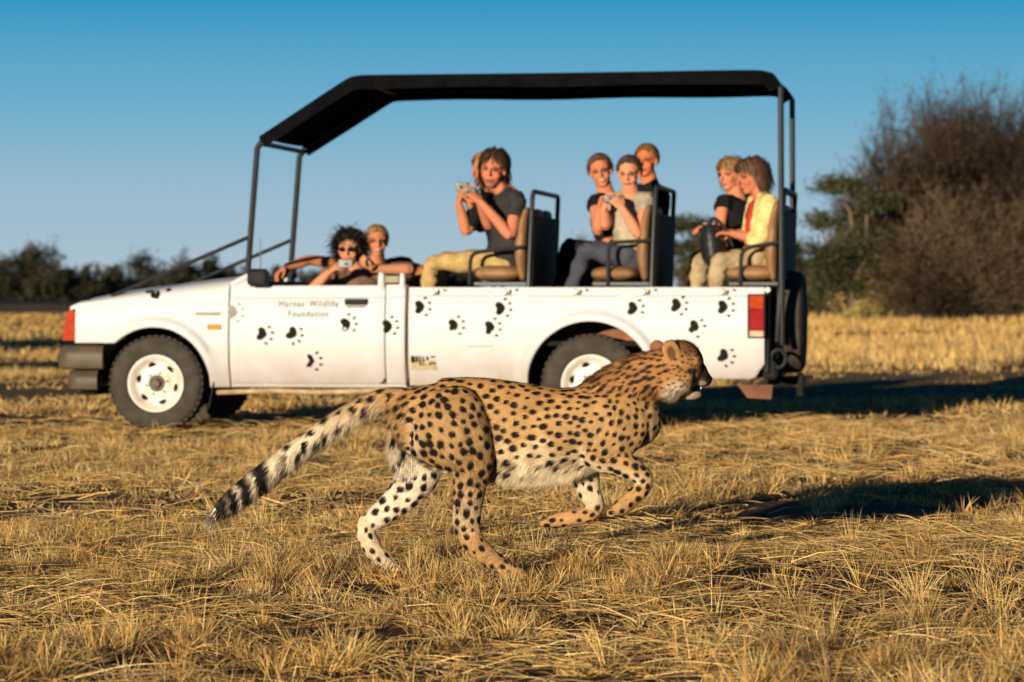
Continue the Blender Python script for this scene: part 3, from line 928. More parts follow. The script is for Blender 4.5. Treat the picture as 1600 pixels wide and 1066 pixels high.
# bumper: wraps round the corner, with a lower valance
def bumper():
    out = []
    mb = MB()
    def wrap(z0, z1, inset, sx0, sx1, yrad=0.10):
        path = []
        for t in np.linspace(0, 1, 7): path.append((sx1 + (sx0 + yrad - sx1) * t, inset))
        for a in np.linspace(0, PI / 2, 8)[1:]: path.append((sx0 + yrad - yrad * math.sin(a), inset + yrad - yrad * math.cos(a)))
        half = path
        full = half + [(x, W_ - y) for x, y in half[::-1]]
        V = []; F = []
        prof = [(z0, 0.03), (z0 + 0.01, 0.006), (z0 + 0.03, 0.0), ((z0 + z1) / 2 - 0.02, -0.002), ((z0 + z1) / 2, -0.003), ((z0 + z1) / 2 + 0.02, -0.002), (z1 - 0.045, 0.002), (z1 - 0.03, 0.010), (z1 - 0.012, 0.022), (z1, 0.045), (z1, 0.09), (z0, 0.09)]
        c = np.array([1.5, W_ / 2])
        P = np.array(full); T = np.gradient(P, axis=0); T /= np.linalg.norm(T, axis=1)[:, None]
        N = np.stack([-T[:, 1], T[:, 0]], 1)
        if N[0, 1] < 0: N = -N
        for i in range(len(P)):
            for (z, o) in prof: V.append((P[i, 0] + N[i, 0] * o, P[i, 1] + N[i, 1] * o, z))
        k = len(prof)
        for i in range(len(P) - 1):
            for j in range(k):
                q = (j + 1) % k; F.append((i * k + j, i * k + q, (i + 1) * k + q, (i + 1) * k + j))
        F.append(tuple(range(k))); F.append(tuple((len(P) - 1) * k + j for j in range(k - 1, -1, -1)))
        return V, F
    MB().add(*wrap(TL(0, 577)[2], TL(0, 539)[2], -0.02, S_(87), S_(161))).build('front_bumper', BUMP, truck, 50)
    MB().add(*wrap(TL(0, 610)[2], TL(0, 577.6)[2], 0.02, S_(99), S_(150))).build('bumper_valance', BUMP, truck, 50)
bumper()
MB().box((S_(125), 0.45, 0.27), (0.12, 0.5, 0.05), 0.01).build('tow_loop', DARK, truck)

# wheels
def wheel(name, s, y, z, R, face):
    """face = -1: outer face towards -y"""
    w = empty(name, (s, y, z)); w.parent = truck
    hw = 0.105
    prof = [(R * 0.60, -hw * 0.80), (R * 0.66, -hw * 0.98), (R * 0.78, -hw * 1.04), (R * 0.90, -hw * 0.98), (R * 0.965, -hw * 0.80), (R * 0.992, -hw * 0.55), (R, -hw * 0.2), (R, hw * 0.2), (R * 0.992, hw * 0.55), (R * 0.965, hw * 0.80), (R * 0.90, hw * 0.98), (R * 0.66, hw * 0.98), (R * 0.60, hw * 0.80), (R * 0.60, -hw * 0.80)]
    mb = MB().lathe(prof, 64)
    for j in range(44):                                    # tread blocks
        a = 2 * PI * j / 44
        for q in (-0.5, 0.5):
            a2 = a + (0.07 if q > 0 else 0)
            mb.box((0, 0, 0), (0.010, hw * 0.80, 0.030), 0, Matrix.Identity(3))
            V = np.array(mb.v[-8:]); R3 = np.array(Matrix.Rotation(-a2, 3, 'Y'))
            V = (V + np.array([R * 1.0 - 0.0035, q * hw * 0.86, 0])) @ R3.T
            mb.v[-8:] = [tuple(p) for p in V]
    ty = mb.mesh('tyre'); link('tyre', ty, TYRE, w)
    # slotted steel disc
    n = 120; r0 = R * 0.60
    rad = np.array([0.060, 0.072, 0.084, 0.094, 0.104, 0.112, 0.119, 0.126, 0.133, 0.140, 0.150, 0.160, 0.172, 0.184, 0.192, 0.198]) * (r0 / 0.200)
    dep = np.array([-0.045, -0.047, -0.044, -0.036, -0.030, -0.028, -0.027, -0.0265, -0.027, -0.029, -0.036, -0.052, -0.072, -0.082, -0.088, -0.086]) - 0.01
    V = []; F = []
    for q in range(len(rad)):
        for j in range(n):
            a = 2 * PI * j / n
            V.append((rad[q] * math.cos(a), dep[q] * (-face), rad[q] * math.sin(a)) if False else (rad[q] * math.cos(a), (dep[q] if face < 0 else -dep[q]), rad[q] * math.sin(a)))
    for q in range(len(rad) - 1):
        for j in range(n):
            a = 2 * PI * (j + 0.5) / n; rm = (rad[q] + rad[q + 1]) / 2 / (r0 / 0.2)
            da = ((a - 0.30) % (PI / 3)) - PI / 6
            if (da * rm / 0.032) ** 2 + ((rm - 0.134) / 0.0145) ** 2 < 1: continue
            k = (j + 1) % n; F.append((q * n + j, q * n + k, (q + 1) * n + k, (q + 1) * n + j))
    MB().add(V, F).build('rim', RIM, w, 60)
    MB().lathe([(0.0, face * 0.012), (r0 * 0.97, face * 0.012), (r0 * 0.97, -face * 0.06)], 40).build('brake_drum', DARK, w)
    hb = MB().lathe([(0.0, face * 0.088), (0.024, face * 0.087), (0.030, face * 0.078), (0.034, face * 0.055), (0.062, face * 0.050), (0.064, face * 0.02)], 24)
    for j in range(6):
        a = j * PI / 3 + 0.2
        hb.lathe([(0.0, face * 0.068), (0.008, face * 0.068), (0.009, face * 0.045)], 6, (0.074 * math.cos(a), 0, 0.074 * math.sin(a)))
    hb.build('hub', HUB, w)
    return w
wheel('wheel', FWs, 0.13, FWz, RF, -1); wheel('wheel', RWs, 0.13, RWz, RR, -1)
wheel('wheel', FWs, W_ - 0.13, FWz, RF, 1); wheel('wheel', RWs, W_ - 0.13, RWz, RR, 1)

# inner arches, chassis, floors
def liner(name, c, cz, r, mtl, a0, a1):
    V = []; F = []
    aa = np.linspace(a0, a1, 26)
    for a in aa:
        for y in (0.055, 0.50): V.append((c + r * math.cos(a), y, cz + r * math.sin(a)))
    for i in range(25):
        F.append((i * 2, i * 2 + 1, i * 2 + 3, i * 2 + 2))
    MB().add(V, F).build(name, mtl, truck)
    MB().add([(x, W_ - y, z) for x, y, z in V], F).build(name, mtl, truck)

liner('arch_liner', FWs, FWz, ARF - 0.004, DARK, 0.0, PI)
liner('arch_liner', RWs, RWz, ARR - 0.004, DARK, PI * 0.52, PI)
liner('arch_liner', RWs, RWz, ARR - 0.004, LINER, -0.05, PI * 0.518)
for yy in (0.45, W_ - 0.45):
    ch = MB(); ch.box(((S_(130) + S_(1190)) / 2, yy, 0.45), (S_(1190) - S_(130), 0.08, 0.13), 0.01); ch.build('chassis_rail', DARK, truck)
for s, z in ((FWs, FWz), (RWs, RWz)):
    ax = MB(); ax.tube([(s, 0.2, z), (s, W_ - 0.2, z)], 0.045, 10); ax.ell((s, W_ / 2, z), (0.13, 0.14, 0.12)); ax.build('axle', DARK, truck)
MB().box(((s_seam + s_cabend) / 2, W_ / 2, 0.40), (s_cabend - s_seam, W_ - 0.14, 0.03)).build('cab_floor', DARK, truck)
MB().box((s_cabend + 0.005, W_ / 2, 0.70), (0.02, W_ - 0.13, 0.58)).build('cab_rear_wall', DARK, truck)
MB().box(((s_bed0 + s_bed1) / 2, W_ / 2, 0.62), (s_bed1 - s_bed0 - 0.03, W_ - 0.13, 0.03)).build('bed_floor', DARK, truck)
MB().box((S_(250), W_ / 2, 0.72), (0.55, 0.62, 0.28), 0.03).build('engine', DARK, truck)
MB().box((S_(780), 0.62, 0.40), (0.9, 0.5, 0.18), 0.03).build('fuel_tank', DARK, truck)
gp = MB().box(((s_cabend + s_bed0) / 2 , 0.06, 0.69), (s_bed0 - s_cabend - 0.004, 0.05, 0.66)); gp.build('gap_seal', mat('brown_gap_seal', (.085, .042, .016), 0.8, 0.2, 10), truck)
WHEELH = mat('rusty_wheel_house', (.24, .095, .040), 0.85, 0.25, 7)
for c_, cz_, r_ in ((FWs, FWz, ARF), (RWs, RWz, ARR)):
    pl_ = [(c_ + r_ * math.cos(a), cz_ + r_ * math.sin(a)) for a in np.linspace(0.12, PI - 0.12, 26)]
    for y0_ in (0.50, W_ - 0.51): MB().prism(pl_, y0_, y0_ + 0.01).build('inner_wheel_house', DARK if c_ == FWs else WHEELH, truck)
# mud flaps
MB().box((FWs + 0.40, 0.13, 0.26), (0.012, 0.22, 0.20), 0.003, Matrix.Rotation(0.2, 3, 'Y')).build('mud_flap', DARK, truck)
fl_ = MB().prism([(S_(1150), TL(0, 597)[2]), (S_(1206), TL(0, 597)[2]), (S_(1203), TL(0, 619)[2]), (S_(1166), TL(0, 617)[2])], 0.12, 0.15); fl_.build('mud_flap', LINER, truck)

# tailgate, lamps, hitch, spare wheel
MB().box((s_bed1 + 0.012, W_ / 2, 0.71), (0.04, W_ - 0.10, 0.58), 0.01).build('tailgate', BLACK, truck)
MB().box((s_bed1 + 0.035, W_ / 2, 0.44), (0.10, W_ - 0.16, 0.12), 0.02).build('rear_bumper', DARK, truck)
for far in (0, 1):
    lamp = empty('tail_lamp', (0, 0, 0)); lamp.parent = truck
    ya = -0.022 if not far else W_ - 0.058
    sa, sb = S_(1168), S_(1196)
    MB().box(((sa + sb) / 2, ya + 0.04, TL(0, 492.5)[2]), (sb - sa, 0.07, TL(0, 459)[2] - TL(0, 526)[2]), 0.006).build('lamp_housing', BLACK, lamp)
    o = -0.004 if not far else 0.006
    for (p0, p1, mt, nm) in ((461, 482.5, ORANGE, 'orange_lens'), (483, 514, RED, 'red_lens'), (514.5, 524, CLEARL, 'reversing_lens')):
        MB().box(((sa + sb) / 2 + 0.002, ya + 0.04 + o, (TL(0, p0)[2] + TL(0, p1)[2]) / 2), (sb - sa - 0.024, 0.074, TL(0, p0)[2] - TL(0, p1)[2]), 0.006).build(nm, mt, lamp)
hk = MB()
hk.box((S_(1222), 0.55, 0.36), (0.26, 0.07, 0.06), 0.01).box((S_(1244), 0.55, 0.33), (0.05, 0.10, 0.16), 0.01).tube([(S_(1240), 0.55, 0.38), (S_(1262), 0.55, 0.385)], 0.014, 8)
hk.build('tow_hitch', DARK, truck)
lp = MB()
lp.tube([(s_bed1 + 0.09 + 0.05 * math.cos(a), 0.10, 0.52 + 0.06 * math.sin(a)) for a in np.linspace(0, 2 * PI, 20)], 0.013, 8)
lp.build('recovery_loop', TUBE, truck)
MB().lathe([(0, -0.02), (0.018, -0.018), (0.02, 0.02)], 14, (S_(1199), 0.05, TL(0, 453)[2])).build('latch_knob', RIM, truck)
sw = empty('spare_wheel', (S_(1239, 0.62), 0.62, TL(0, 503)[2])); sw.parent = truck
RS = 0.355
MB().lathe([(0.001, 0.078), (0.12, 0.08), (0.20, 0.078), (0.24, 0.09), (0.31, 0.085), (RS - 0.012, 0.06), (RS, 0.02), (RS, -0.03), (RS - 0.012, -0.065), (0.31, -0.085), (0.20, -0.08), (0.001, -0.08)], 56, axis='x').build('tyre', TYRE, sw)
sc_ = MB().lathe([(RS * 0.62, -0.084), (RS * 0.66, -0.094), (RS * 0.70, -0.086)], 48, axis='x'); sc_.build('rim_edge', HUB, sw)
MB().box((s_bed1 + 0.075, 0.62, TL(0, 500)[2]), (0.10, 0.30, 0.30), 0.01).tube([(s_bed1 + 0.06, 0.15, TL(0, 440)[2]), (s_bed1 + 0.14, 0.5, TL(0, 436)[2]), (s_bed1 + 0.14, 1.1, TL(0, 436)[2])], 0.02, 8).build('spare_carrier', TUBE, truck)

# canopy frame: four posts, side rails, cross bars, braces
YN, YF = 0.08, 1.48
def rail_path(y):
    P = [TL(385, 432, YN), TL(402, 232, YN), TL(410, 220, YN), TL(546, 127, YN), TL(566, 124, YN), TL(870, 121, YN), TL(1186, 116, YN), TL(1208, 121, YN), TL(1220, 138, YN), TL(1222, 440, YN)]
    P = np.array(P); P[:, 1] = y
    P[0, 2] = 0.98; P[-1, 2] = 0.62
    return P
for y in (YN, YF):
    P = rail_path(y)
    # rounded bends
    Q = []
    for i in range(len(P) - 1):
        for t in np.linspace(0, 1, 6, endpoint=False): Q.append(P[i] * (1 - t) + P[i + 1] * t)
    Q.append(P[-1])
    MB().tube(np.array(Q), 0.021, 10).build('canopy_post_rail', TUBE, truck)
Pn = rail_path(0)
for i, nm in ((2, 'front'), (4, 'mid'), (7, 'rear')):
    a = Pn[i].copy(); b_ = Pn[i].copy(); a[1] = YN; b_[1] = YF; a[2] -= 0.02; b_[2] -= 0.02
    MB().tube([a, b_], 0.018, 8).build('canopy_cross_bar', TUBE, truck)
a = TL(1221, 297, YN)
MB().tube([(a[0], YN, a[2]), (a[0], YF, a[2])], 0.016, 8).build('canopy_cross_bar', TUBE, truck)
for y in (YN, YF):
    a = TL(386, 372, YN); b_ = TL(176, 460, YN)
    MB().tube([(a[0], y, a[2]), (b_[0], y, b_[2] - 0.01)], 0.014, 8).build('canopy_brace', TUBE, truck)
# canvas: sheet over the rails, sagging a little between them, hem hanging down at both sides
def canvas():
    P = rail_path(0)[2:9]
    P[0] += np.array([-0.02, 0, 0.0]); P[:, 2] += 0.026
    C = []
    for i in range(len(P) - 1):
        for t in np.linspace(0, 1, 9, endpoint=False): C.append(P[i] * (1 - t) + P[i + 1] * t)
    C.append(P[-1]); C = np.array(C)
    # soften the bends
    for _ in range(3): C[1:-1] = C[1:-1] * 0.5 + (C[:-2] + C[2:]) * 0.25
    T = np.gradient(C, axis=0); T /= np.linalg.norm(T, axis=1)[:, None]
    N = np.stack([-T[:, 2], np.zeros(len(C)), T[:, 0]], 1)
    cols = [(YN - 0.034, -0.085), (YN - 0.036, -0.04), (YN - 0.030, -0.008), (YN - 0.01, 0.004)] + [(YN + (YF - YN) * t, 0.0) for t in np.linspace(0.06, 0.94, 15)] + [(YF + 0.01, 0.004), (YF + 0.030, -0.008), (YF + 0.036, -0.04), (YF + 0.034, -0.085)]
    V = []; F = []; k = len(cols)
    for i in range(len(C)):
        for (y, o) in cols:
            t = (y - YN) / (YF - YN)
            sag = -0.012 * math.sin(PI * np.clip(t, 0, 1)) * (0.6 + 0.4 * math.sin(C[i, 0] * 4.0))
            oo = o * (1 + 0.05 * math.sin(C[i, 0] * 5 + y)) + sag
            p = C[i] + N[i] * oo; V.append((p[0], y, p[2]))
    for i in range(len(C) - 1):
        for j in range(k - 1): F.append((i * k + j, i * k + j + 1, (i + 1) * k + j + 1, (i + 1) * k + j))
    b = len(V)
    Vi = np.array(V); Vc = Vi.copy(); Vc[:, 2] -= 0.006
    F2 = [(q[0] + b, q[3] + b, q[2] + b, q[1] + b) for q in F]
    lpn = [j for j in range(k)] + [i * k + k - 1 for i in range(1, len(C))] + [(len(C) - 1) * k + j for j in range(k - 2, -1, -1)] + [i * k for i in range(len(C) - 2, 0, -1)]
    F3 = [(lpn[q], lpn[(q + 1) % len(lpn)], lpn[(q + 1) % len(lpn)] + b, lpn[q] + b) for q in range(len(lpn))]
    MB().add(np.vstack([Vi, Vc]), F + F2 + F3).build('canopy_canvas', CANVAS, truck, 50)
canvas()

# benches on the load bed
def bench(pxb, top_py, panel_py, cush_px, arm, k):
    """pxb: photo column of the near edge of the back panel"""
    bn = empty('bench_seat', (0, 0, 0)); bn.parent = truck
    y0, y1 = 0.10, 1.46
    a = TL(pxb, top_py, y0); zp = TL(pxb, panel_py, y0)[2]; zl = TL(pxb, 440, y0)[2]; sx = a[0]
    tilt = 0.035
    fr = MB()
    fr.tube([(sx - 0.03, y0, 0.64), (sx - 0.01, y0, zl), (sx + tilt * 0.5, y0, a[2] - 0.05), (sx + tilt * 0.6, y0 + 0.02, a[2] - 0.012), (sx + tilt * 0.65, y0 + 0.06, a[2]), (sx + tilt * 0.65, y1 - 0.06, a[2]), (sx + tilt * 0.6, y1 - 0.02, a[2] - 0.012), (sx + tilt * 0.5, y1, a[2] - 0.05), (sx - 0.01, y1, zl), (sx - 0.03, y1, 0.64)], 0.017, 10, up=(1, 0, 0))
    fr.build('back_frame', TUBE, bn)
    pn = MB().prism([(sx - 0.012, zl - 0.04), (sx + 0.014, zl - 0.04), (sx + tilt * 0.5 + 0.016, zp), (sx + tilt * 0.5 - 0.012, zp)], y0 + 0.015, y1 - 0.015)
    pn.build('back_panel', BLACK, bn)
    n = 3; wy = (y1 - y0) / n
    c0, c1 = S_(cush_px[0], y0), S_(cush_px[1], y0)
    zt = TL(0, cush_px[2])[2]; zb_ = TL(0, 441)[2]
    for q in range(n):
        yc = y0 + wy * (q + 0.5)
        # back pad: pillow loft
        zc0, zc1 = zl + 0.03, zp + 0.035
        pts = []; rr = []
        for t in np.linspace(0, 1, 11):
            z = zc0 + (zc1 - zc0) * t
            th = 0.060 * (0.55 + 0.45 * math.sin(PI * min(1, max(0, t * 0.9 + 0.08))))
            pts.append((sx - 0.020 - th + tilt * 0.5 * t, yc, z)); rr.append((th, wy / 2 - 0.012 - 0.03 * (abs(2 * t - 1) ** 6)))
        MB().tube(pts, rr, 20, up=(1, 0, 0)).build('back_cushion', LEATH, bn, 60)
        pts = []; rr = []
        for t in np.linspace(0, 1, 11):
            th = (zt - zb_) / 2 * (0.72 + 0.28 * math.sin(PI * t) ** 0.6)
            pts.append((c0 + (c1 - c0) * t, yc, (zt + zb_) / 2)); rr.append((th, wy / 2 - 0.012 - 0.03 * (abs(2 * t - 1) ** 6)))
        MB().tube(pts, rr, 20, up=(0, 0, 1)).build('seat_cushion', LEATH, bn, 60)
    MB().box(((c0 + sx) / 2, (y0 + y1) / 2, zb_ - 0.012), (sx - c0 + 0.02, y1 - y0, 0.03), 0.006).build('seat_frame', TUBE, bn)
    for yy in (y0 + 0.46, y1 - 0.46):
        MB().box((c0 + 0.06, yy, (zb_ - 0.03 + 0.635) / 2), (0.03, 0.03, zb_ - 0.03 - 0.635)).build('leg', TUBE, bn)
    for yy in (y0 - 0.005, y1 + 0.005):
        P = [TL(*q, 0.1) for q in arm]
        P = np.array([(p[0], yy, p[2]) for p in P])
        Q = []
        for i in range(len(P) - 1):
            for t in np.linspace(0, 1, 5, endpoint=False): Q.append(P[i] * (1 - t) + P[i + 1] * t)
        Q.append(P[-1]); Q = np.array(Q)
        for _ in range(2): Q[1:-1] = Q[1:-1] * 0.5 + (Q[:-2] + Q[2:]) * 0.25
        MB().tube(Q, 0.014, 8).build('armrest', TUBE, bn)
    return bn
bench(828, 299, 337, (742, 806, 414), [(734, 444), (735, 404), (743, 394), (818, 386)], 0)
bench(1020, 291, 333, (927, 986, 416), [(950, 444), (951, 384), (956, 379), (1018, 376)], 1)
bench(1221, 296, 328, (1140, 1206, 414), [(1157, 444), (1158, 398), (1166, 387), (1216, 379)], 2)
# cab: seats, dash, steering wheel, mirror
for yc in (0.45, 1.2):
    st = empty('cab_seat', (0, 0, 0)); st.parent = truck
    MB().box((S_(560), yc, 0.62), (0.5, 0.52, 0.16), 0.05).build('seat', BLACK, st)
    MB().tube([(S_(600), yc, 0.62), (S_(606), yc, 0.82), (S_(613), yc, TL(0, 448)[2])], [(0.06, 0.24), (0.07, 0.25), (0.045, 0.20)], 18, up=(1, 0, 0)).build('backrest', BLACK, st)
MB().box((S_(398), W_ / 2, 0.97), (0.22, W_ - 0.2, 0.14), 0.05).build('dashboard', BLACK, truck)
mv = TL(408, 433, 0.02)
mr_ = MB().box((mv[0] - 0.01, -0.02, mv[2] - 0.005), (0.15, 0.09, 0.125), 0.025); mr_.build('side_mirror', BLACK, truck)
stw = MB(); cx, cy, cz = S_(445, 1.15), 1.15, 1.02
stw.tube([(cx + 0.07 * math.sin(a), cy + 0.17 * math.cos(a), cz + 0.15 * math.sin(a)) for a in np.linspace(0, 2 * PI, 30)], 0.013, 8, up=(1, 0, 0.3), cap=False)
stw.tube([(cx - 0.2, cy, cz - 0.1), (cx, cy, cz)], 0.02, 8); stw.build('steering_wheel', BLACK, truck)
p = TL(407, 436, 0.9); q = TL(407, 372, 0.9); MB().tube([p, q], [0.006, 0.003], 6).build('antenna', GREY, truck)
# door handle, badges, repeater, hooks
def plate(name, x0, x1, y0, y1, mtl, parent, th=0.012, prot=0.008, bev=0.004):
    a = TL(x0, y0); b_ = TL(x1, y1)
    ym = float(side_y(np.array((a[0] + b_[0]) / 2), np.array((a[2] + b_[2]) / 2)))
    return MB().box(((a[0] + b_[0]) / 2, ym - prot + th / 2, (a[2] + b_[2]) / 2), (abs(b_[0] - a[0]), th, abs(a[2] - b_[2])), bev).build(name, mtl, parent)
plate('door_handle', 538, 574, 467, 477, BLACK, truck, 0.03, 0.016, 0.006)
plate('handle_recess', 541, 571, 478, 481, GREY, truck, 0.01, 0.003, 0.001)
plate('fender_badge', 305, 344, 488, 493, KHAKIM, truck)
plate('side_repeater', 324, 345, 507, 515, AMBER, truck, 0.02, 0.012)
plate('lock', 571, 575, 488, 493, CHROME, truck, 0.01, 0.005, 0.002)
plate('scratch', 729, 770, 540.5, 542, KHAKIM, truck, 0.006, 0.003, 0.0005)
for px in (678, 790, 900, 1007, 1130):
    a = TL(px, 456); hkm = MB()
    hkm.box((a[0], -0.004, a[2]), (0.055, 0.012, 0.034), 0.004)
    hkm.tube([(a[0] - 0.008, -0.012, a[2] + 0.012), (a[0] + 0.012, -0.028, a[2] + 0.006), (a[0] + 0.014, -0.028, a[2] - 0.008), (a[0] - 0.002, -0.012, a[2] - 0.012)], 0.005, 6)
    hkm.build('tie_hook', CHROME, truck)
    hd = MB().lathe([(0, -0.012), (0.006, -0.011), (0.008, 0.0)], 8, (a[0] + 0.07, 0.004, a[2] + 0.012)); hd.build('rivet', HUB, truck)

# stickers: paw prints and lettering lie on the curved skin
def on_skin(V2, c, rot, sc, off=0.0025):
    V2 = np.asarray(V2, float) * sc
    R = np.array([[math.cos(rot), -math.sin(rot)], [math.sin(rot), math.cos(rot)]])
    V2 = V2 @ R.T
    s = c[0] + V2[:, 0]; z = c[2] + V2[:, 1]
    return np.stack([s, side_y(s, z) - off, z], 1)
def disc2(cx, cy, rx, ry, rot=0.0, n=14):
    a = np.linspace(0, 2 * PI, n, endpoint=False)
    x = rx * np.cos(a); y = ry * np.sin(a)
    return np.stack([cx + x * math.cos(rot) - y * math.sin(rot), cy + x * math.sin(rot) + y * math.cos(rot)], 1)
PAD = np.array([(.56, .06), (.42, .45), (.14, .88), (-.2, .98), (-.47, .72), (-.46, .34), (-.36, .0), (-.46, -.34), (-.50, -.74), (-.22, -.98), (.10, -.84), (.42, -.40)])
def paw(px, py, rot=0.0, sc=1.0, mtl=None, thin=False, missing=()):
    c = TL(px, py); u = 12.0 * 0.0044 * sc
    mb = MB()
    def put(poly):
        V = on_skin(poly, c, rot, u); ce = V.mean(0); ce[1] = float(side_y(np.array(ce[0]), np.array(ce[2]))) - 0.0025
        k = len(V); mb.add(np.vstack([V, ce[None]]), [(i, (i + 1) % k, k) for i in range(k)])
    if thin: put(np.array([(.55, .0), (.05, .8), (-.45, .85), (-.55, .65), (0.0, 0.0), (-.55, -.65), (-.5, -.85), (.05, -.8)]))
    else: put(cr(np.vstack([PAD, PAD[:1]]), 40)[:-1] * np.array([1.22, 0.88]))
    for k, a in enumerate((1.02, 0.36, -0.30, -0.98)):
        if k in missing: continue
        put(disc2(0.08 + 1.34 * math.cos(a), 1.30 * math.sin(a), .25, .165, a * 0.25 + 0.1))
    o = mb.build('paw_print', mtl or PRINT, truck)
    return o
R_ = math.radians
for (px, py, ro, kw) in ((363, 488, -4, dict(mtl=FADED)), (409, 522, -12, {}), (456, 521, -30, {}), (485, 564, -4, dict(thin=True)), (540, 507, 18, {}), (605, 510, 8, {}),
                         (655, 480, 4, {}), (708, 509, 4, {}), (781, 482, 8, {}), (765, 512, 4, {}), (988, 482, -6, dict(missing=(3,))), (1056, 477, -6, {}), (1084, 511, -14, {}), (1129, 480, -2, {}), (1130, 556, -22, {})):
    paw(px, py, R_(ro), 1.0, **kw)
# big paw on the hood edge, half rolled over the top
def hood_blob(px, py, rx, ry):
    c = TL(px, py); k = 16; V = []
    for a in np.linspace(0, 2 * PI, k, endpoint=False):
        s = c[0] + rx * math.cos(a); z = c[2] + ry * math.sin(a)
        V.append((s, 0.0, z))
    return np.array(V)
def hood_y(s, z):
    zt_ = np.interp(s, [S_(107), S_(112), S_(120), S_(180), S_(240), S_(300), S_(357)], [TL(0, 478)[2], TL(0, 475)[2], TL(0, 471)[2], TL(0, 459.5)[2], TL(0, 451)[2], TL(0, 443.5)[2], TL(0, 437)[2]])
    zb_ = z_belt(s); f = np.clip((z - zb_ - 0.002) / (zt_ - zb_), 0.0, 1.0) ** 1.25
    q = np.arcsin(f) / (PI / 2)
    return 0.03 + (0.12 * W_ - 0.03) * (1 - np.cos(q * PI / 2))
for (px, py, rx, ry) in ((240, 460, 0.034, 0.030), (228, 455.5, 0.030, 0.013), (259, 453, 0.020, 0.012), (243, 464, 0.018, 0.014)):
    V = hood_blob(px, py, rx, ry)
    ce = V.mean(0)[None]; V = np.vstack([V, ce])
    V[:, 1] = hood_y(V[:, 0], V[:, 2]) - 0.006; k = len(V) - 1
    MB().add(V, [(i, (i + 1) % k, k) for i in range(k)]).build('paw_print', PRINT, truck)

def lettering(text, px0, px1, py_base, name, mtl, bold=0.0):
    cu = bpy.data.curves.new('t', 'FONT'); cu.body = text; cu.size = 1.0; cu.space_character = 1.18; cu.space_word = 1.3; cu.offset = bold
    ob = bpy.data.objects.new('t', cu); COL.objects.link(ob)
    dg = bpy.context.evaluated_depsgraph_get(); dg.update()
    me = bpy.data.meshes.new_from_object(ob.evaluated_get(dg)); bpy.data.objects.remove(ob)
    bm = bmesh.new(); bm.from_mesh(me); bmesh.ops.triangulate(bm, faces=bm.faces); bm.to_mesh(me); bm.free()
    V = coords(me).copy()
    w = V[:, 0].max() - V[:, 0].min(); a = TL(px0, py_base); b_ = TL(px1, py_base)
    sc = (b_[0] - a[0]) / w
    s = a[0] + (V[:, 0] - V[:, 0].min()) * sc; z = a[2] + V[:, 1] * sc * 1.15
    P = np.stack([s, side_y(s, z) - 0.0025, z], 1).astype(np.float32)
    me.vertices.foreach_set('co', P.ravel()); me.update()
    return link(name, me, mtl, truck)
lettering('Harnas', 435, 475, 479.5, 'lettering', GREY, 0.022)
lettering('Wildlife', 482, 528, 479.5, 'lettering', GREY, 0.022)
lettering('Foundation', 450, 513, 495, 'lettering', GREY, 0.022)
# worn, unreadable dark sticker at the front of the bed side: torn patches on a dull yellow backing
stk = plate('worn_sticker', 641, 681, 556, 578, mat('sticker_backing', (.36, .28, .15), 0.7, 0.2, 40), truck, 0.004, 0.003, 0.0008)
for (x0, x1, y0, y1) in ((642, 648, 556.5, 567), (649.5, 653, 556.5, 566), (655, 657.5, 556.5, 570), (660, 662, 557, 567), (666, 669, 557, 563), (673, 680, 556.6, 559), (670, 681, 566.5, 569), (643, 652, 572, 577.4), (653, 668, 575, 577), (670, 673.5, 568, 577), (675, 679, 575.5, 577.5), (657, 665, 569, 571)):
    a = TL(x0, y0); b_ = TL(x1, y1)
    P = np.array([(a[0], a[2]), (b_[0], a[2]), (b_[0], b_[2]), (a[0], b_[2])]); V = np.stack([P[:, 0], side_y(P[:, 0], P[:, 1]) - 0.0058, P[:, 1]], 1)
    MB().add(V, [(0, 1, 2, 3)]).build('sticker_mark', PRINT, stk)
# ---------------------------------------------------------------- people
SKIN = mat_attr('skin', 'col', 0.7, 0.2)
HAIRM = mat_attr('hair', 'col', 0.6, 0.35)
GLASS = mat('dark_sunglass', (.006, .006, .008), 0.15, 0.1, 20, spec=0.6)
SILVER = mat('silver_camera_shell', (.17, .17, .165), 0.5, 0.05, 30, metal=0.1)
LENSM = mat('camera_lens_glass', (.012, .012, .016), 0.1, 0.1, 30, spec=0.8)
BLACKP = mat('black_plastic', (.015, .015, .016), 0.4, 0.1, 30)
def cloth(name, col, **k):
    return mat(name, col, 0.9, 0.14, 14, bump=0.35, bscale=38, spec=0.1, **k)

def frame_of(face, roll=0.0):
    f = nrm(face); u = np.array([0, 0, 1.0]); u = nrm(u - u @ f * f)
    x = np.cross(-f, u)
    c, s = math.cos(roll), math.sin(roll)
    x2 = x * c + u * s; u2 = -x * s + u * c
    return np.stack([x2, -f, u2], 1)          # columns: right, back, up

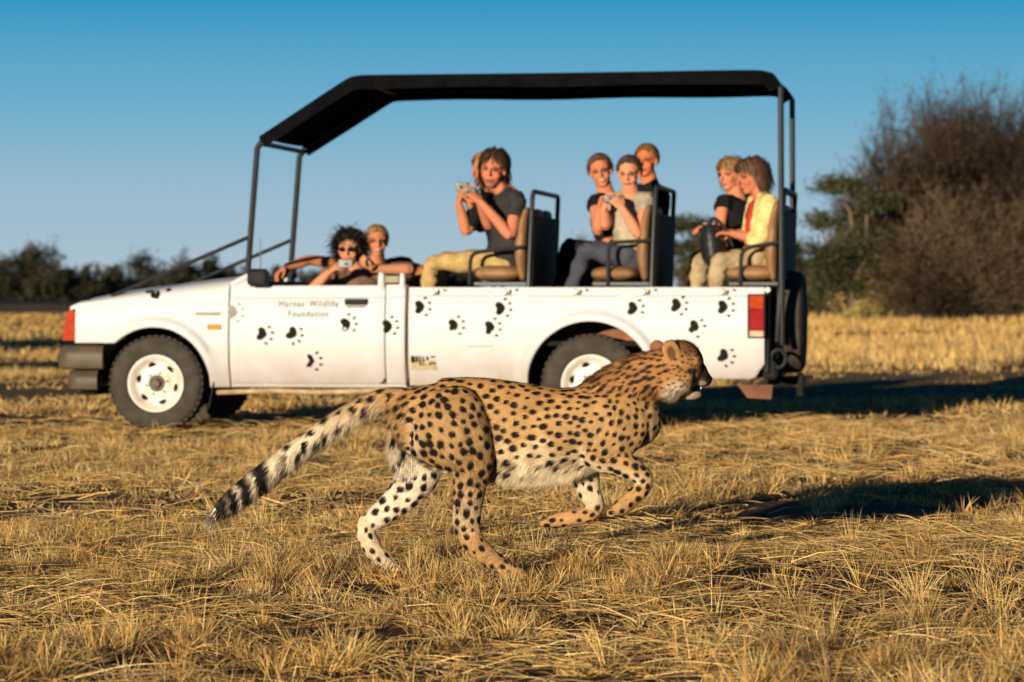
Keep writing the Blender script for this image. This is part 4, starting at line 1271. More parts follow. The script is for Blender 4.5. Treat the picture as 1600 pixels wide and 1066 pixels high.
def add_hand(mb, wrist, tip, nrm_dir, sc=1.0, curl=0.9, side=1):
    """palm from the wrist towards tip; fingers curl towards nrm_dir; thumb leaves the side of the palm"""
    wrist = np.array(wrist, float); d = nrm(np.array(tip) - wrist)
    n_ = np.array(nrm_dir, float); n_ = nrm(n_ - n_ @ d * d); s = np.cross(d, n_) * side
    pl = 0.088 * sc
    mb.tube([wrist - d * 0.01, wrist + d * 0.025 * sc, wrist + d * 0.06 * sc, wrist + d * pl], [(0.019 * sc, 0.025 * sc), (0.016 * sc, 0.034 * sc), (0.015 * sc, 0.040 * sc), (0.012 * sc, 0.038 * sc)], 12, up=n_)
    for k, (o, ln) in enumerate(((-0.030, 0.066), (-0.010, 0.078), (0.010, 0.073), (0.029, 0.058))):
        p = wrist + d * (pl - 0.012) + s * o * sc
        pts = [p]; a = 0.15
        for q, fr in enumerate((0.34, 0.36, 0.30)):
            a += curl * (0.35, 0.75, 0.6)[q]
            p = p + (d * math.cos(a) + n_ * math.sin(a)) * ln * sc * fr * 1.1
            pts.append(p)
        mb.tube(pts, [0.0105 * sc, 0.0098 * sc, 0.0088 * sc, 0.0072 * sc], 8, up=s)
    p = wrist + d * 0.028 * sc - s * 0.028 * sc
    q1 = p + (d * 0.55 - s * 0.75 + n_ * 0.35) * 0.036 * sc; q2 = q1 + (d * 0.85 - s * 0.1 + n_ * 0.6) * 0.034 * sc; q3 = q2 + (d * 0.8 + s * 0.25 + n_ * 0.6) * 0.022 * sc
    mb.tube([p, q1, q2, q3], [0.016 * sc, 0.0125 * sc, 0.0105 * sc, 0.008 * sc], 8, up=n_)

def add_head(mb, c, M, sc):
    def P(x, y, z): return c + M @ (np.array([x, y, z]) * sc)
    R3 = Matrix(M.tolist())
    def E(x, y, z, r): mb.ell(P(x, y, z), np.array(r) * sc, R3, 18, 12)
    E(0, .012, .032, (.074, .094, .084)); E(0, -.012, -.03, (.060, .074, .080)); E(0, -.045, -.085, (.034, .032, .024))
    E(-.034, -.052, -.028, (.026, .026, .026)); E(.034, -.052, -.028, (.026, .026, .026))
    mb.tube([P(-.05, -.066, .030), P(0, -.086, .026), P(.05, -.066, .030)], 0.011 * sc, 8, up=M[:, 2])
    mb.tube([P(0, -.086, .022), P(0, -.098, -.004), P(0, -.108, -.022)], [(0.008 * sc, 0.008 * sc), (0.010 * sc, 0.009 * sc), (0.011 * sc, 0.015 * sc)], 8, up=-M[:, 1])
    E(0, -.083, -.052, (.023, .012, .007)); E(0, -.081, -.062, (.020, .012, .008))
    for s in (-1, 1):
        E(s * .074, .012, -.002, (.010, .020, .030))

def paint_head(V, N, col, c, M, sc, skin, brow, stubble=0.0, smile=False):
    q = ((V - c) @ M) / sc
    inh = (np.linalg.norm(q / np.array([.1, .13, .15]), axis=1) < 1)
    col = col.copy()
    def bl(mask, c2, k=1.0):
        nonlocal col
        w = (mask * inh * k)[:, None]; col = col * (1 - w) + np.array(c2) * w
    front = q[:, 1] < -0.03
    for s in (-1, 1):
        e = ((q[:, 0] - s * .031) / .016) ** 2 + ((q[:, 2] - .008) / .008) ** 2
        bl(front * sst(1.9, 0.9, e), (.10, .05, .03), 0.8)  # eye-socket shade painted into the skin colour
        bl(front * sst(1.0, 0.4, ((q[:, 0] - s * .031) / .010) ** 2 + ((q[:, 2] - .008) / .007) ** 2), (.015, .012, .01))
        b_ = ((q[:, 0] - s * .032) / .022) ** 2 + ((q[:, 2] - .030 + abs(s) * 2.0 * (q[:, 0] - s * .032) ** 2 * 20) / .006) ** 2
        bl(front * sst(1.6, 0.6, b_), brow, 0.75)
        bl(front * sst(1.5, 0.3, ((q[:, 0] - s * .040) / .024) ** 2 + ((q[:, 2] + .028) / .022) ** 2), (skin[0] * 1.02, skin[1] * 0.72, skin[2] * 0.66), 0.55)
        bl(front * sst(1.2, 0.4, ((q[:, 0] - s * .008) / .005) ** 2 + ((q[:, 2] + .031) / .003) ** 2), (.12, .04, .03), 0.7)
    bl(front * sst(1.3, 0.7, (q[:, 0] / .025) ** 2 + ((q[:, 2] + .057) / .011) ** 2), (.34, .10, .08), 0.75)
    bl(front * sst(1.2, 0.6, (q[:, 0] / .022) ** 2 + ((q[:, 2] + .056) / (.0035 if smile else .0018)) ** 2), (.75, .68, .6) if smile else (.08, .02, .02), 0.85)
    if stubble:
        bl(front * sst(-.045, -.075, q[:, 2]) , np.array(brow) * 1.2 + 0.03, stubble)
    return col

def hair_mesh(root, rl, c, M, sc, style, colr, seed, col2=None):
    rng = np.random.default_rng(seed)
    A = np.array([.082, .102, .094]); off = np.array([0, .012, .034])
    def P(q): return (c + (q * sc) @ M.T) - rl
    # scalp region in head directions
    def inside(d):
        front = d[:, 1] < 0
        hl = {'short': .52, 'shag': .40, 'long': .42, 'bob': .36, 'tied': .50, 'curly': .44}[style]
        hl = hl + 0.10 * np.cos(d[:, 0] * 3.2)
        low = {'short': -.25, 'shag': -.75, 'long': -.8, 'bob': -.75, 'tied': -.35, 'curly': -.8}[style]
        t = sst(-.55, .15, d[:, 1])
        lim = hl * (1 - t) + low * t
        return d[:, 2] > lim
    n = {'short': 900, 'shag': 1300, 'long': 1300, 'bob': 1300, 'tied': 900, 'curly': 1700}[style]
    d = unit(rng.normal(size=(n * 4, 3))); d = d[inside(d)][:n]; n = len(d)
    L = {'short': .035, 'shag': .13, 'long': .22, 'bob': .15, 'tied': .06, 'curly': .10}[style]
    th = {'short': .008, 'shag': .018, 'long': .012, 'bob': .022, 'tied': .014, 'curly': .028}[style]
    segs = 4
    q = d * A + off; pts = [q]
    vel = np.stack([d[:, 0] * .8 + np.sign(d[:, 0]) * .35, np.where(d[:, 1] < -.2, -.5, .5) * np.abs(d[:, 1]) + 0.15, -0.7 - 0.4 * (1 - d[:, 2])], 1)
    vel = unit(vel - (vel * d).sum(1)[:, None] * d * .9 + rng.normal(0, {'curly': .5, 'shag': .24, 'short': .15, 'tied': .18}.get(style, .11), (n, 3)))
    if style == 'tied': vel = unit(np.array([0, .11, .0]) - q + rng.normal(0, .01, (n, 3)))
    ln = L * rng.uniform(0.6, 1.1, n)
    # fringe must not hang over the eyes
    fr = (d[:, 1] < -.45); ln = np.where(fr, np.minimum(ln, .04 if style != 'shag' else .05), ln)
    for s in range(segs):
        q = q + vel * (ln / segs)[:, None]
        if style == 'curly': q = q + rng.normal(0, .012, (n, 3))
        r = (q - off) / A; rn = np.linalg.norm(r, axis=1)
        tgt = 1 + (th * rng.uniform(0.3, 1.4, n)) / .09
        hug = (rn < tgt) | ((q[:, 2] > -.02) & (style != 'curly'))
        q = np.where(hug[:, None], off + r / rn[:, None] * tgt[:, None] * A, q)
        vel = unit(vel + np.array([0, 0.02, -0.45]) * ((0.5 if style == 'curly' else 1.1) if style != 'tied' else 0.0))
        pts.append(q)
    Pp = np.stack(pts, 1)                                   # n, segs+1, 3
    side = np.cross(Pp[:, 1] - Pp[:, 0], d); side = unit(side)[:, None] * (0.0042 * rng.uniform(.7, 1.4, n))[:, None, None]
    wv = np.linspace(1, 0.45, segs + 1)[None, :, None]
    V = np.stack([Pp - side * wv, Pp + side * wv], 2).reshape(n, -1, 3)
    m = V.shape[1]
    F = np.array([(2 * k, 2 * k + 1, 2 * k + 3, 2 * k + 2) for k in range(segs)])
    F = (np.arange(n)[:, None, None] * m + F[None]).reshape(-1, 4)
    cc = np.array(colr)[None] * rng.uniform(.6, 1.5, (n, 1))
    if col2 is not None:
        w = (sst(-.3, .8, -d[:, 0] + rng.normal(0, .4, n)))[:, None]; cc = cc * (1 - w) + np.array(col2) * w
    C = np.repeat(cc, m, 0); V = V.reshape(-1, 3)
    # under-cap
    mb = MB().ell((0, 0, 0), (1, 1, 1), None, 40, 26)
    S = np.array(mb.v); keep = inside(S); b = len(V)
    capth = 1.0 + th * 0.35 / .09
    F2 = []
    for f in mb.f:
        if all(keep[i] for i in f): F2.append(tuple(i + b for i in (f if len(f) == 4 else f + (f[0],))))
    V = np.vstack([V, S * A * capth + off])
    C = np.vstack([C, np.repeat(np.array(colr)[None] * 0.8, len(S), 0)])
    VV = P(V)
    me = bpy.data.meshes.new('hair')
    fl = [tuple(f) for f in F.tolist()] + [tuple(dict.fromkeys(f)) for f in F2]
    me.from_pydata(VV.tolist(), [], fl); me.update(); smooth(me)
    set_col(me, 'col', np.clip(C, .004, .8))
    link('hair', me, HAIRM, root)

PEOPLE = 'people riding in the open pickup'
def person(label, head, face, hip, chest, neck, sh, arms, legs, top, trousers, hair, hair_col, hair_col2=None, sc=1.0, roll=0.0, skin=(.47, .235, .135),
           width=1.0, glasses=False, smile=False, stubble=0.0, jacket=None, bare=0.0, seed=1, sleeveless=False, neckline=0.0):
    g = lambda p: TL(*p)
    neck = (neck[0], neck[1] - 4, neck[2]); sh = [(p[0], p[1] - 7, p[2]) for p in sh]
    skin = (skin[0] * 1.0, skin[1] * .79, skin[2] * .66)
    hipP, chP, nkP, hdP = g(hip), g(chest), g(neck), g(head)
    rl = np.array([hipP[0], hipP[1], max(hipP[2] - 0.12, 0.72)])
    root = empty('person', tuple(T2W(rl)), -YAW)
    tag(root, label, 'person', PEOPLE)
    M = frame_of(face, roll)
    shP = [g(p) for p in sh]
    sd = nrm(shP[0] - shP[1])
    spine = np.array([hipP - np.array([0, 0, .06]), hipP + np.array([0, 0, .04]), hipP * .5 + chP * .5, chP, chP * .35 + nkP * .65, nkP - nrm(nkP - chP) * 0.015])
    sr = np.array([(.10, .15), (.105, .155), (.092, .135), (.105, .155), (.085, .155), (.055, .085)]) * width
    upv = np.array(np.cross(sd, nrm(nkP - hipP)))
    # body: one continuous skin mesh
    mb = MB()
    def torso(mb, gr):
        c = cr(np.hstack([spine, sr + gr]), 16)
        mb.tube(c[:, :3], c[:, 3:], 20, up=upv)
        for p in shP: mb.tube([nkP * .45 + p * .55 - np.array([0, 0, .015]), p, p - np.array([0, 0, .02])], [0.05 + gr, 0.052 + gr, 0.05 + gr], 12)
    torso(mb, -0.012)
    hb = hdP - M @ np.array([0, -.025, .075]) * sc
    mb.tube([nkP - nrm(hb - nkP) * 0.05, nkP, nkP * .5 + hb * .5, hb], [.070, .066, .058, .056], 14)
    add_head(mb, hdP, M, sc)
    sleeve = MB()
    torso(sleeve, 0.010)
    for A in arms:
        s, e, w, t = shP[A['s']], g(A['e']), g(A['w']), g(A['t'])
        c = cr(np.array([[*s, .046], [*(s * .5 + e * .5), .044], [*e, .038], [*(e * .6 + w * .4), .039], [*w, .025]]), 16)
        mb.tube(c[:, :3], c[:, 3], 12)
        add_hand(mb, w, t, A.get('n', (0, -1, 0.2)), A.get('hs', 1.0), A.get('curl', 0.9), A.get('side', 1))
        fr = A.get('sl', 0.5)
        if fr > 0 and not sleeveless:
            k = max(3, int(16 * fr * 0.5) + 1)
            k = min(16, k)
            sleeve.tube(c[:k, :3], c[:k, 3] + np.linspace(.016, .021, k), 12, rnd=False)
    LG = MB()
    for (h_, k_, a_) in legs:
        H, K, An = g(h_), g(k_), g(a_)
        c = cr(np.array([[*H, .082], [*(H * .5 + K * .5), .074], [*K, .058], [*(K * .55 + An * .45), .056], [*An, .040]]), 18)
        mb.tube(c[:, :3], c[:, 3] - .016, 12)
        LG.tube(c[:, :3], c[:, 3] + .008 * np.sin(np.arange(18) * 1.7), 14)
        ft = An + np.array([-.06, 0, -.05])
        mb.ell(An + np.array([-.05, 0, -.05]), (.10, .04, .035))
    mb.v = [tuple(np.array(p) - rl) for p in mb.v]
    me = remesh(mb, 0.0052, 2)
    V = coords(me) + rl
    col = np.repeat(np.array(skin)[None], len(V), 0) * (1 + 0.06 * vnoise(V, 30, seed))[:, None]
    col = paint_head(V, None, col, hdP, M, sc, skin, np.array(hair_col) * 0.6, stubble, smile)
    set_col(me, 'col', np.clip(col, .005, .8))
    link('body', me, SKIN, root)
    def wr(me, amp, sd_):
        V = coords(me).astype(float); N = np.empty(len(V) * 3, dtype=np.float32); me.vertices.foreach_get('normal', N); N = N.reshape(-1, 3)
        k = vnoise(V, 26, sd_) + 0.6 * vnoise(V * np.array([1, 1, 2.4]), 44, sd_ + 1)
        V = V + N * (amp * k)[:, None]; me.vertices.foreach_set('co', V.astype(np.float32).ravel()); me.update()
    def cut(me, keep):
        bm = bmesh.new(); bm.from_mesh(me); bm.verts.ensure_lookup_table()
        bmesh.ops.delete(bm, geom=[bm.verts[i] for i in np.nonzero(~keep)[0]], context='VERTS')
        bm.to_mesh(me); bm.free(); me.update()
    if top is not None:
        sleeve.v = [tuple(np.array(p) - rl) for p in sleeve.v]
        sm = remesh(sleeve, 0.009, 5)
        if neckline:
            V = coords(sm) + rl
            axis = nrm(nkP - chP); front = np.cross(sd, axis); front = front * (1 if front @ nrm(face) > 0 else -1)
            q = V - nkP; hgt = q @ axis; fr = q @ front; lat = np.abs(q @ sd)
            cut(sm, ~((hgt > -neckline + lat * 1.2) & (fr > 0.0)))
        wr(sm, .0035, seed)
        link('top', sm, top, root)
    if jacket is not None:
        jk = MB(); torso(jk, 0.020)
        for A in arms:
            s, e, w = shP[A['s']], g(A['e']), g(A['w'])
            c = cr(np.array([[*s, .066], [*(s * .5 + e * .5), .064], [*e, .056], [*(e * .6 + w * .4), .052]]), 12); jk.tube(c[:, :3], c[:, 3], 12, rnd=False)
        jk.v = [tuple(np.array(p) - rl) for p in jk.v]
        jm = remesh(jk, 0.009, 4)
        V = coords(jm) + rl
        sp = cr(spine, 60); kd = kdtree.KDTree(60)
        for i, p in enumerate(sp): kd.insert(p, i)
        kd.balance()
        fdir = nrm(np.array([-1.0, -0.35, 0]))
        keep = np.ones(len(V), bool)
        armpts = [np.array(g(A['e'])) for A in arms]
        for i, p in enumerate(V):
            cpt, idx, dd = kd.find(p)
            v = p - np.array(cpt); vv = nrm(v)
            if vv @ fdir > 0.74 and dd < 0.17 and min(np.linalg.norm(p - a) for a in armpts) > 0.10: keep[i] = False
        cut(jm, keep); wr(jm, .005, seed + 4)
        s_ = link('shirt', jm, jacket, root)
        so = s_.modifiers.new('s', 'SOLIDIFY'); so.thickness = 0.006
    LG.ell(hipP - np.array([0, 0, .03]), (.13 * width, .17 * width, .11))
    LG.v = [tuple(np.array(p) - rl) for p in LG.v]
    lm = remesh(LG, 0.011, 5); wr(lm, .005, seed + 2)
    link('trousers', lm, trousers, root)
    hair_mesh(root, rl, hdP, M, sc, hair, hair_col, seed, hair_col2)
    if glasses:
        gm_ = MB()
        for s in (-1, 1):
            k = [hdP + M @ (np.array([s * .033 + .029 * math.cos(a), -.088 + .006 * abs(math.cos(a)) + 0.02 * max(0, s * math.cos(a)), .008 + .0145 * math.sin(a)]) * sc) - rl for a in np.linspace(0, 2 * PI, 14, endpoint=False)]
            k2 = [p - M[:, 1] * .006 for p in k]
            gm_.add(k + k2, [tuple(range(14)), tuple(range(27, 13, -1))] + [(i, (i + 1) % 14, 14 + (i + 1) % 14, 14 + i) for i in range(14)])
            gm_.tube([hdP + M @ (np.array([s * .062, -.068, .014]) * sc) - rl, hdP + M @ (np.array([s * .084, .01, .012]) * sc) - rl], .003, 6)
        gm_.tube([hdP + M @ (np.array([-.01, -.092, .014]) * sc) - rl, hdP + M @ (np.array([.01, -.092, .014]) * sc) - rl], .003, 6)
        gm_.build('sunglasses', GLASS, root)
    return root

GREYT = cloth('charcoal_tee', (.034, .030, .031)); KHAKI = cloth('khaki_cotton', (.42, .29, .115)); NAVY = cloth('dark_navy_cotton', (.012, .014, .024))
BEIGE = cloth('grey_beige_tee', (.36, .31, .22)); SLATE = cloth('slate_trousers', (.055, .058, .075)); BLK = cloth('black_cotton', (.010, .010, .012))
BRN = cloth('brown_tee', (.17, .095, .062)); YEL = cloth('pale_yellow_shirt', (.62, .51, .20)); REDC = cloth('red_top', (.52, .045, .035)); SAND = cloth('sand_trousers', (.36, .27, .15))

# front row
person('woman with wild dark hair and sunglasses aiming a silver camera over the pickup door', (546, 391, .5), (-.02, -1, -.06), (578, 520, .62), (562, 462, .56), (553, 424, .54),
       [(518, 434, .46), (592, 432, .60)],
       [dict(s=0, e=(488, 452, .22), w=(513, 427, .16), t=(527, 414, .12), n=(.6, -.2, .3), curl=.9, side=-1, sl=.35), dict(s=1, e=(640, 421, .34), w=(582, 421, .20), t=(562, 412, .12), n=(-.4, -.5, .4), curl=.9, side=1, sl=.95)],
       [((575, 522, .5), (500, 535, .5), (480, 590, .5)), ((575, 522, .7), (500, 535, .75), (480, 590, .75))], BRN, BLK, 'curly', (.010, .007, .007), glasses=True, seed=3, sc=1.0, skin=(.50, .27, .17))
person('blond man at the wheel behind the dark-haired woman, arms stretched along dash and seat back', (589, 379, 1.36), (.28, -1, 0), (590, 520, 1.3), (584, 455, 1.32), (589, 413, 1.36),
       [(536, 420, 1.25), (628, 420, 1.40)],
       [dict(s=0, e=(484, 407, 1.1), w=(447, 417, .98), t=(434, 427, .94), n=(0, -.2, -1), curl=.6, side=-1, sl=.12), dict(s=1, e=(660, 424, 1.3), w=(640, 448, 1.2), t=(632, 462, .95), n=(0, -1, 0), sl=.12)],
       [((590, 522, 1.0), (500, 535, 1.0), (480, 590, 1.0)), ((590, 522, 1.2), (500, 535, 1.2), (480, 590, 1.2))], NAVY, BLK, 'short', (.30, .17, .065), seed=4, smile=True, skin=(.46, .215, .12))
# first bench
person('man with shaggy brown hair and charcoal t-shirt on the first bench, raising a camera', (771, 266, .34), (-.12, -1, -.10), (786, 408, .40), (795, 340, .40), (788, 303, .40),
       [(809, 318, .26), (774, 318, .58)],
       [dict(s=0, e=(797, 367, .12), w=(751, 316, .10), t=(735, 300, .12), n=(-.7, .3, .4), curl=.8, side=1, sl=.55), dict(s=1, e=(764, 352, .48), w=(748, 314, .30), t=(738, 300, .24), n=(-.5, .3, .3), curl=.8, side=-1, sl=.5)],
       [((788, 405, .36), (676, 413, .30), (664, 480, .30)), ((788, 405, .52), (692, 409, .56), (682, 480, .56))], GREYT, KHAKI, 'shag', (.045, .022, .012), sc=1.12, seed=5, stubble=.45, roll=-.12, skin=(.50, .22, .135))
person('long-haired blonde person mostly hidden behind the shaggy-haired man, holding up a white camera', (758, 265, .86), (-.75, -.7, -.08), (790, 408, .9), (785, 345, .9), (770, 306, .88),
       [(752, 322, .76), (800, 320, 1.04)],
       [dict(s=0, e=(729, 362, .66), w=(717, 316, .60), t=(722, 298, .58), n=(.7, .2, .2), curl=.9, side=-1, sl=.85), dict(s=1, e=(752, 356, .80), w=(733, 318, .68), t=(728, 300, .62), n=(-.2, -.6, .3), curl=.9, side=1, sl=.5)],
       [((788, 405, .85), (690, 412, .85), (676, 480, .85)), ((788, 405, 1.0), (695, 412, 1.05), (680, 480, 1.05))], BLK, BLK, 'long', (.34, .17, .045), sc=1.0, seed=6, skin=(.46, .21, .11))
# second bench
person('smiling woman with tied-back brown hair on the second bench, one bare arm raised', (939, 270, .82), (.05, -1, -.03), (962, 402, .85), (955, 350, .84), (947, 308, .83),
       [(930, 322, .72), (978, 320, .96)],
       [dict(s=0, e=(934, 360, .52), w=(937, 326, .46), t=(943, 310, .44), n=(.6, -.4, 0), curl=.9, side=-1, sl=.2), dict(s=1, e=(985, 365, .8), w=(962, 372, .6), t=(950, 374, .55), n=(0, 0, -1), sl=.2)],
       [((962, 400, .82), (888, 388, .84), (873, 460, .86)), ((962, 400, .98), (900, 388, 1.02), (882, 460, 1.05))], BLK, BLK, 'tied', (.075, .032, .016), sc=.98, seed=7, smile=True, roll=.2, skin=(.50, .225, .14), neckline=.05)
person('young woman in grey-beige t-shirt on the second bench holding a small dark camera', (983, 273, .42), (-.08, -1, -.14), (988, 402, .42), (985, 345, .40), (985, 307, .40),
       [(1013, 320, .34), (959, 320, .50)],
       [dict(s=0, e=(997, 365, .14), w=(973, 326, .10), t=(961, 312, .10), n=(-.5, .2, .4), curl=.8, side=1, sl=.45), dict(s=1, e=(947, 352, .32), w=(944, 326, .22), t=(948, 312, .18), n=(.6, .1, .3), curl=.8, side=-1, sl=.5)],
       [((985, 402, .34), (916, 392, .28), (887, 462, .28)), ((985, 402, .50), (930, 391, .52), (903, 462, .52))], BEIGE, SLATE, 'tied', (.040, .018, .011), sc=.96, seed=8, width=.92, skin=(.56, .29, .185), neckline=.045)
person('red-blond man in dark clothes behind the two women on the second bench', (1010, 253, 1.12), (-.25, -1, .0), (1008, 402, 1.15), (1014, 345, 1.15), (1015, 290, 1.14),
       [(1034, 310, 1.05), (990, 310, 1.32)],
       [dict(s=0, e=(1030, 362, .98), w=(1000, 384, .9), t=(985, 388, .9), n=(0, 0, -1), sl=1.4), dict(s=1, e=(985, 360, 1.2), w=(965, 384, 1.1), t=(950, 388, 1.05), n=(0, 0, -1), sl=1.4)],
       [((1005, 402, 1.1), (930, 396, 1.1), (910, 460, 1.1)), ((1005, 402, 1.28), (930, 396, 1.3), (910, 460, 1.3))], BLK, BLK, 'short', (.22, .095, .035), sc=1.0, seed=9, skin=(.50, .19, .09))
# rear bench
person('girl with blond bob and black top beyond the woman in yellow on the rear bench', (1142, 274, .86), (-.62, -.8, -.1), (1166, 402, .9), (1155, 350, .88), (1150, 310, .88),
       [(1130, 324, .76), (1174, 322, 1.02)],
       [dict(s=0, e=(1124, 358, .68), w=(1108, 362, .58), t=(1098, 358, .55), n=(-.3, -.5, -.6), curl=.8, side=-1, sl=.25), dict(s=1, e=(1160, 366, .8), w=(1132, 370, .7), t=(1120, 370, .66), n=(0, 0, -1), sl=.25)],
       [((1165, 402, .86), (1094, 404, .86), (1082, 470, .86)), ((1165, 402, 1.0), (1096, 404, 1.04), (1084, 470, 1.04))], BLK, BLK, 'bob', (.24, .125, .05), sc=.96, seed=10, width=.92, skin=(.50, .235, .14), neckline=.06)
person('woman in open pale yellow shirt over a red top on the rear bench', (1175, 277, .42), (-.92, -.42, -.18), (1188, 402, .44), (1190, 355, .42), (1192, 313, .42),
       [(1203, 326, .26), (1183, 324, .62)],
       [dict(s=0, e=(1187, 374, .18), w=(1144, 365, .26), t=(1128, 364, .30), n=(-.2, .2, -1), curl=.6, side=1, sl=.3), dict(s=1, e=(1168, 368, .58), w=(1138, 364, .52), t=(1124, 360, .46), n=(-.2, -.2, -1), curl=.6, side=-1, sl=.3)],
       [((1186, 402, .34), (1124, 411, .24), (1114, 475, .24)), ((1186, 402, .52), (1096, 409, .46), (1084, 475, .46))], REDC, SAND, 'bob', (.070, .034, .016), (.16, .08, .035), sc=1.02, seed=11, skin=(.46, .20, .12), jacket=YEL)

def camera(label, p, face, size=(.10, .03, .062), shell=SILVER, y=None):
    c = TL(*p); M = frame_of(face)
    root = empty('compact_camera', tuple(T2W(c)), -YAW)
    tag(root, label, 'camera')
    R3 = Matrix(M.tolist())
    MB().box((0, 0, 0), size, 0.006, R3).build('camera_body', shell, root)
    cyl = MB().lathe([(0.0, -.030), (.012, -.031), (.013, -.026), (.021, -.026), (.023, -.010), (.024, .0)], 20)
    cyl.v = [tuple(M @ np.array([q[0] + size[0] * .08, q[1], q[2] - size[2] * .06])) for q in cyl.v]; cyl.build('lens', SILVER if shell is SILVER else BLACKP, root)
    gl = MB().lathe([(0.0, -.0325), (.0115, -.0325), (.0115, -.030)], 16); gl.v = [tuple(M @ np.array([q[0] + size[0] * .08, q[1], q[2] - size[2] * .06])) for q in gl.v]; gl.build('lens_glass', LENSM, root)
    fl = MB().box(tuple(M @ np.array([-size[0] * .32, -size[1] / 2 - .001, size[2] * .30])), (.018, .004, .010), 0, R3); fl.build('flash', CLEARL, root)
camera('silver compact camera held by the dark-haired woman with sunglasses', (540, 412, .10), (0, -1, 0), (.10, .028, .058))
camera('silver compact camera in the hands of the shaggy-haired man', (735, 300, .17), (-.5, -.85, -.1), (.095, .03, .06))
camera('white compact camera held out by the person behind the shaggy-haired man', (722, 292, .60), (-.3, -1, 0), (.10, .03, .062))
camera('small dark camera held by the woman in the grey-beige t-shirt', (953, 311, .12), (0, -1, 0), (.09, .028, .05), BLACKP)
# black bag on the lap of the woman in yellow
bc = TL(1112, 378, .40)
bag = empty('shoulder_bag', tuple(T2W(bc - np.array([0, 0, .11]))), -YAW)
tag(bag, 'black shoulder bag held upright on the knees of the woman in yellow', 'bag')
bb = MB(); bb.tube([(.015, 0, 0), (.01, 0, .09), (-.005, 0, .17), (-.012, 0, .215)], [(.085, .14), (.09, .15), (.075, .13), (.055, .11)], 20, up=(1, 0, 0))
bm_ = remesh(bb, .01, 3); link('bag_body', bm_, BLACKP, bag)
MB().tube(cr([(-.03, -.09, .20), (.02, -.10, .27), (.10, -.10, .20), (.15, -.08, .08)], 20), .012, 8).build('strap', BLACKP, bag)
MB().box((-.012, 0, .235), (.10, .17, .03), .008).build('flap', BLACKP, bag)
# ---------------------------------------------------------------- cheetah
CZ = 10.75; KP = FPX / CZ
cheetah = empty('cheetah', (0, CZ, 0))
tag(cheetah, 'spotted cheetah running to the right across dry grass in front of the pickup', 'cheetah')
def CP(px, py, dy=0.0):
    Z = CZ + dy
    return np.array([(px - 800) * Z / FPX, dy, CAM_H - (py - HZ) * Z / FPX])
PARTS = []      # name, points, tangents, t
cm = MB()
SRC_P, SRC_I, SRC_T, SRC_D = [], [], [], []
def part(name, rows, vertical=False, n=24, m=40):
    """rows: px, py, dy, r in the picture plane (px), r in depth (m)"""
    R = np.array([[*CP(a, b, c), d / KP, e] for a, b, c, d, e in rows])
    Q = cr(R, m)
    rad = np.stack([Q[:, 4], Q[:, 3]], 1)
    V, F = tube_vf(Q[:, :3], rad, n, up=(0, 1, 0))
    cm.add(V, F)
    T = unit(np.gradient(Q[:, :3], axis=0))
    idx = len(PARTS); PARTS.append(name)
    k = len(V) // n
    ring = np.clip(np.arange(k) - 2, 0, m - 1)
    SRC_P.append(V); SRC_I.append(np.full(len(V), idx)); SRC_T.append(np.repeat(ring / (m - 1), n)); SRC_D.append(np.repeat(T[ring], n, 0))
def blob(name, px, py, dy, rx, rz, ry, rot=0.0, D=(-1, 0, 0), nu=20, nv=14, tw=0.0):
    b = MB(); R3 = Matrix.Rotation(rot, 3, 'Y') @ Matrix.Rotation(tw, 3, 'Z')
    b.ell(CP(px, py, dy), (rx / KP, ry, rz / KP), R3, nu, nv); cm.add(b.v, b.f)
    idx = len(PARTS); PARTS.append(name)
    V = np.array(b.v); SRC_P.append(V); SRC_I.append(np.full(len(V), idx)); SRC_T.append(np.zeros(len(V))); SRC_D.append(np.repeat(nrm(D)[None], len(V), 0))

tors = [(616, 613, 652, .055), (640, 598.5, 690, .085), (670, 592, 722, .105), (705, 589.5, 733, .106), (740, 589.5, 738, .094), (775, 592.5, 743, .096), (810, 598, 749, .114), (845, 603, 749, .135), (880, 605, 744, .138), (915, 603, 733, .134), (950, 599, 722, .124), (982, 601, 712, .108), (1000, 612, 700, .088)]
R = np.array([[*CP(x, (a + b) / 2, 0), (b - a) / 2 / KP, w] for x, a, b, w in tors])
Q = cr(R, 70)
V, F = tube_vf(Q[:, :3], np.stack([Q[:, 4], Q[:, 3]], 1), 36, up=(0, 1, 0)); cm.add(V, F)
PARTS.append('torso'); SRC_P.append(V); SRC_I.append(np.full(len(V), 0)); SRC_T.append(np.repeat(np.clip(np.arange(len(V) // 36) - 2, 0, 69) / 69, 36)); SRC_D.append(np.repeat(np.array([[-1.0, 0, -.12]]), len(V), 0))
part('neck', [(925, 643, 0, 44, .080), (965, 618, 0, 48, .080), (1000, 597, .005, 44, .072), (1030, 584, .012, 38, .066), (1050, 577, .018, 34, .062)])
HY = 0.02
blob('head', 1062, 573, HY, 40, 42, .066, 0.2, tw=.4)
blob('head', 1052, 594, HY - .02, 33, 29, .068)
blob('cheek', 1046, 612, HY - .03, 22, 18, .050)
part('muzzle', [(1066, 577, HY + .005, 29, .052), (1086, 584.5, HY + .02, 22.5, .036), (1097, 591, HY + .03, 16, .028), (1105, 594.5, HY + .037, 10.5, .020)])
part('jaw', [(1046, 606, HY, 17, .045), (1068, 613, HY + .012, 12, .034), (1083, 616.5, HY + .022, 9, .027), (1091, 617, HY + .028, 6.5, .022)])
blob('brow', 1087, 563, HY - .035, 13, 9, .014, .5)
part('ear', [(1055, 567, HY - .052, 13, .016), (1051, 555, HY - .060, 14.5, .011), (1047, 543, HY - .064, 13.5, .008), (1045, 534, HY - .066, 9, .006)], m=16)
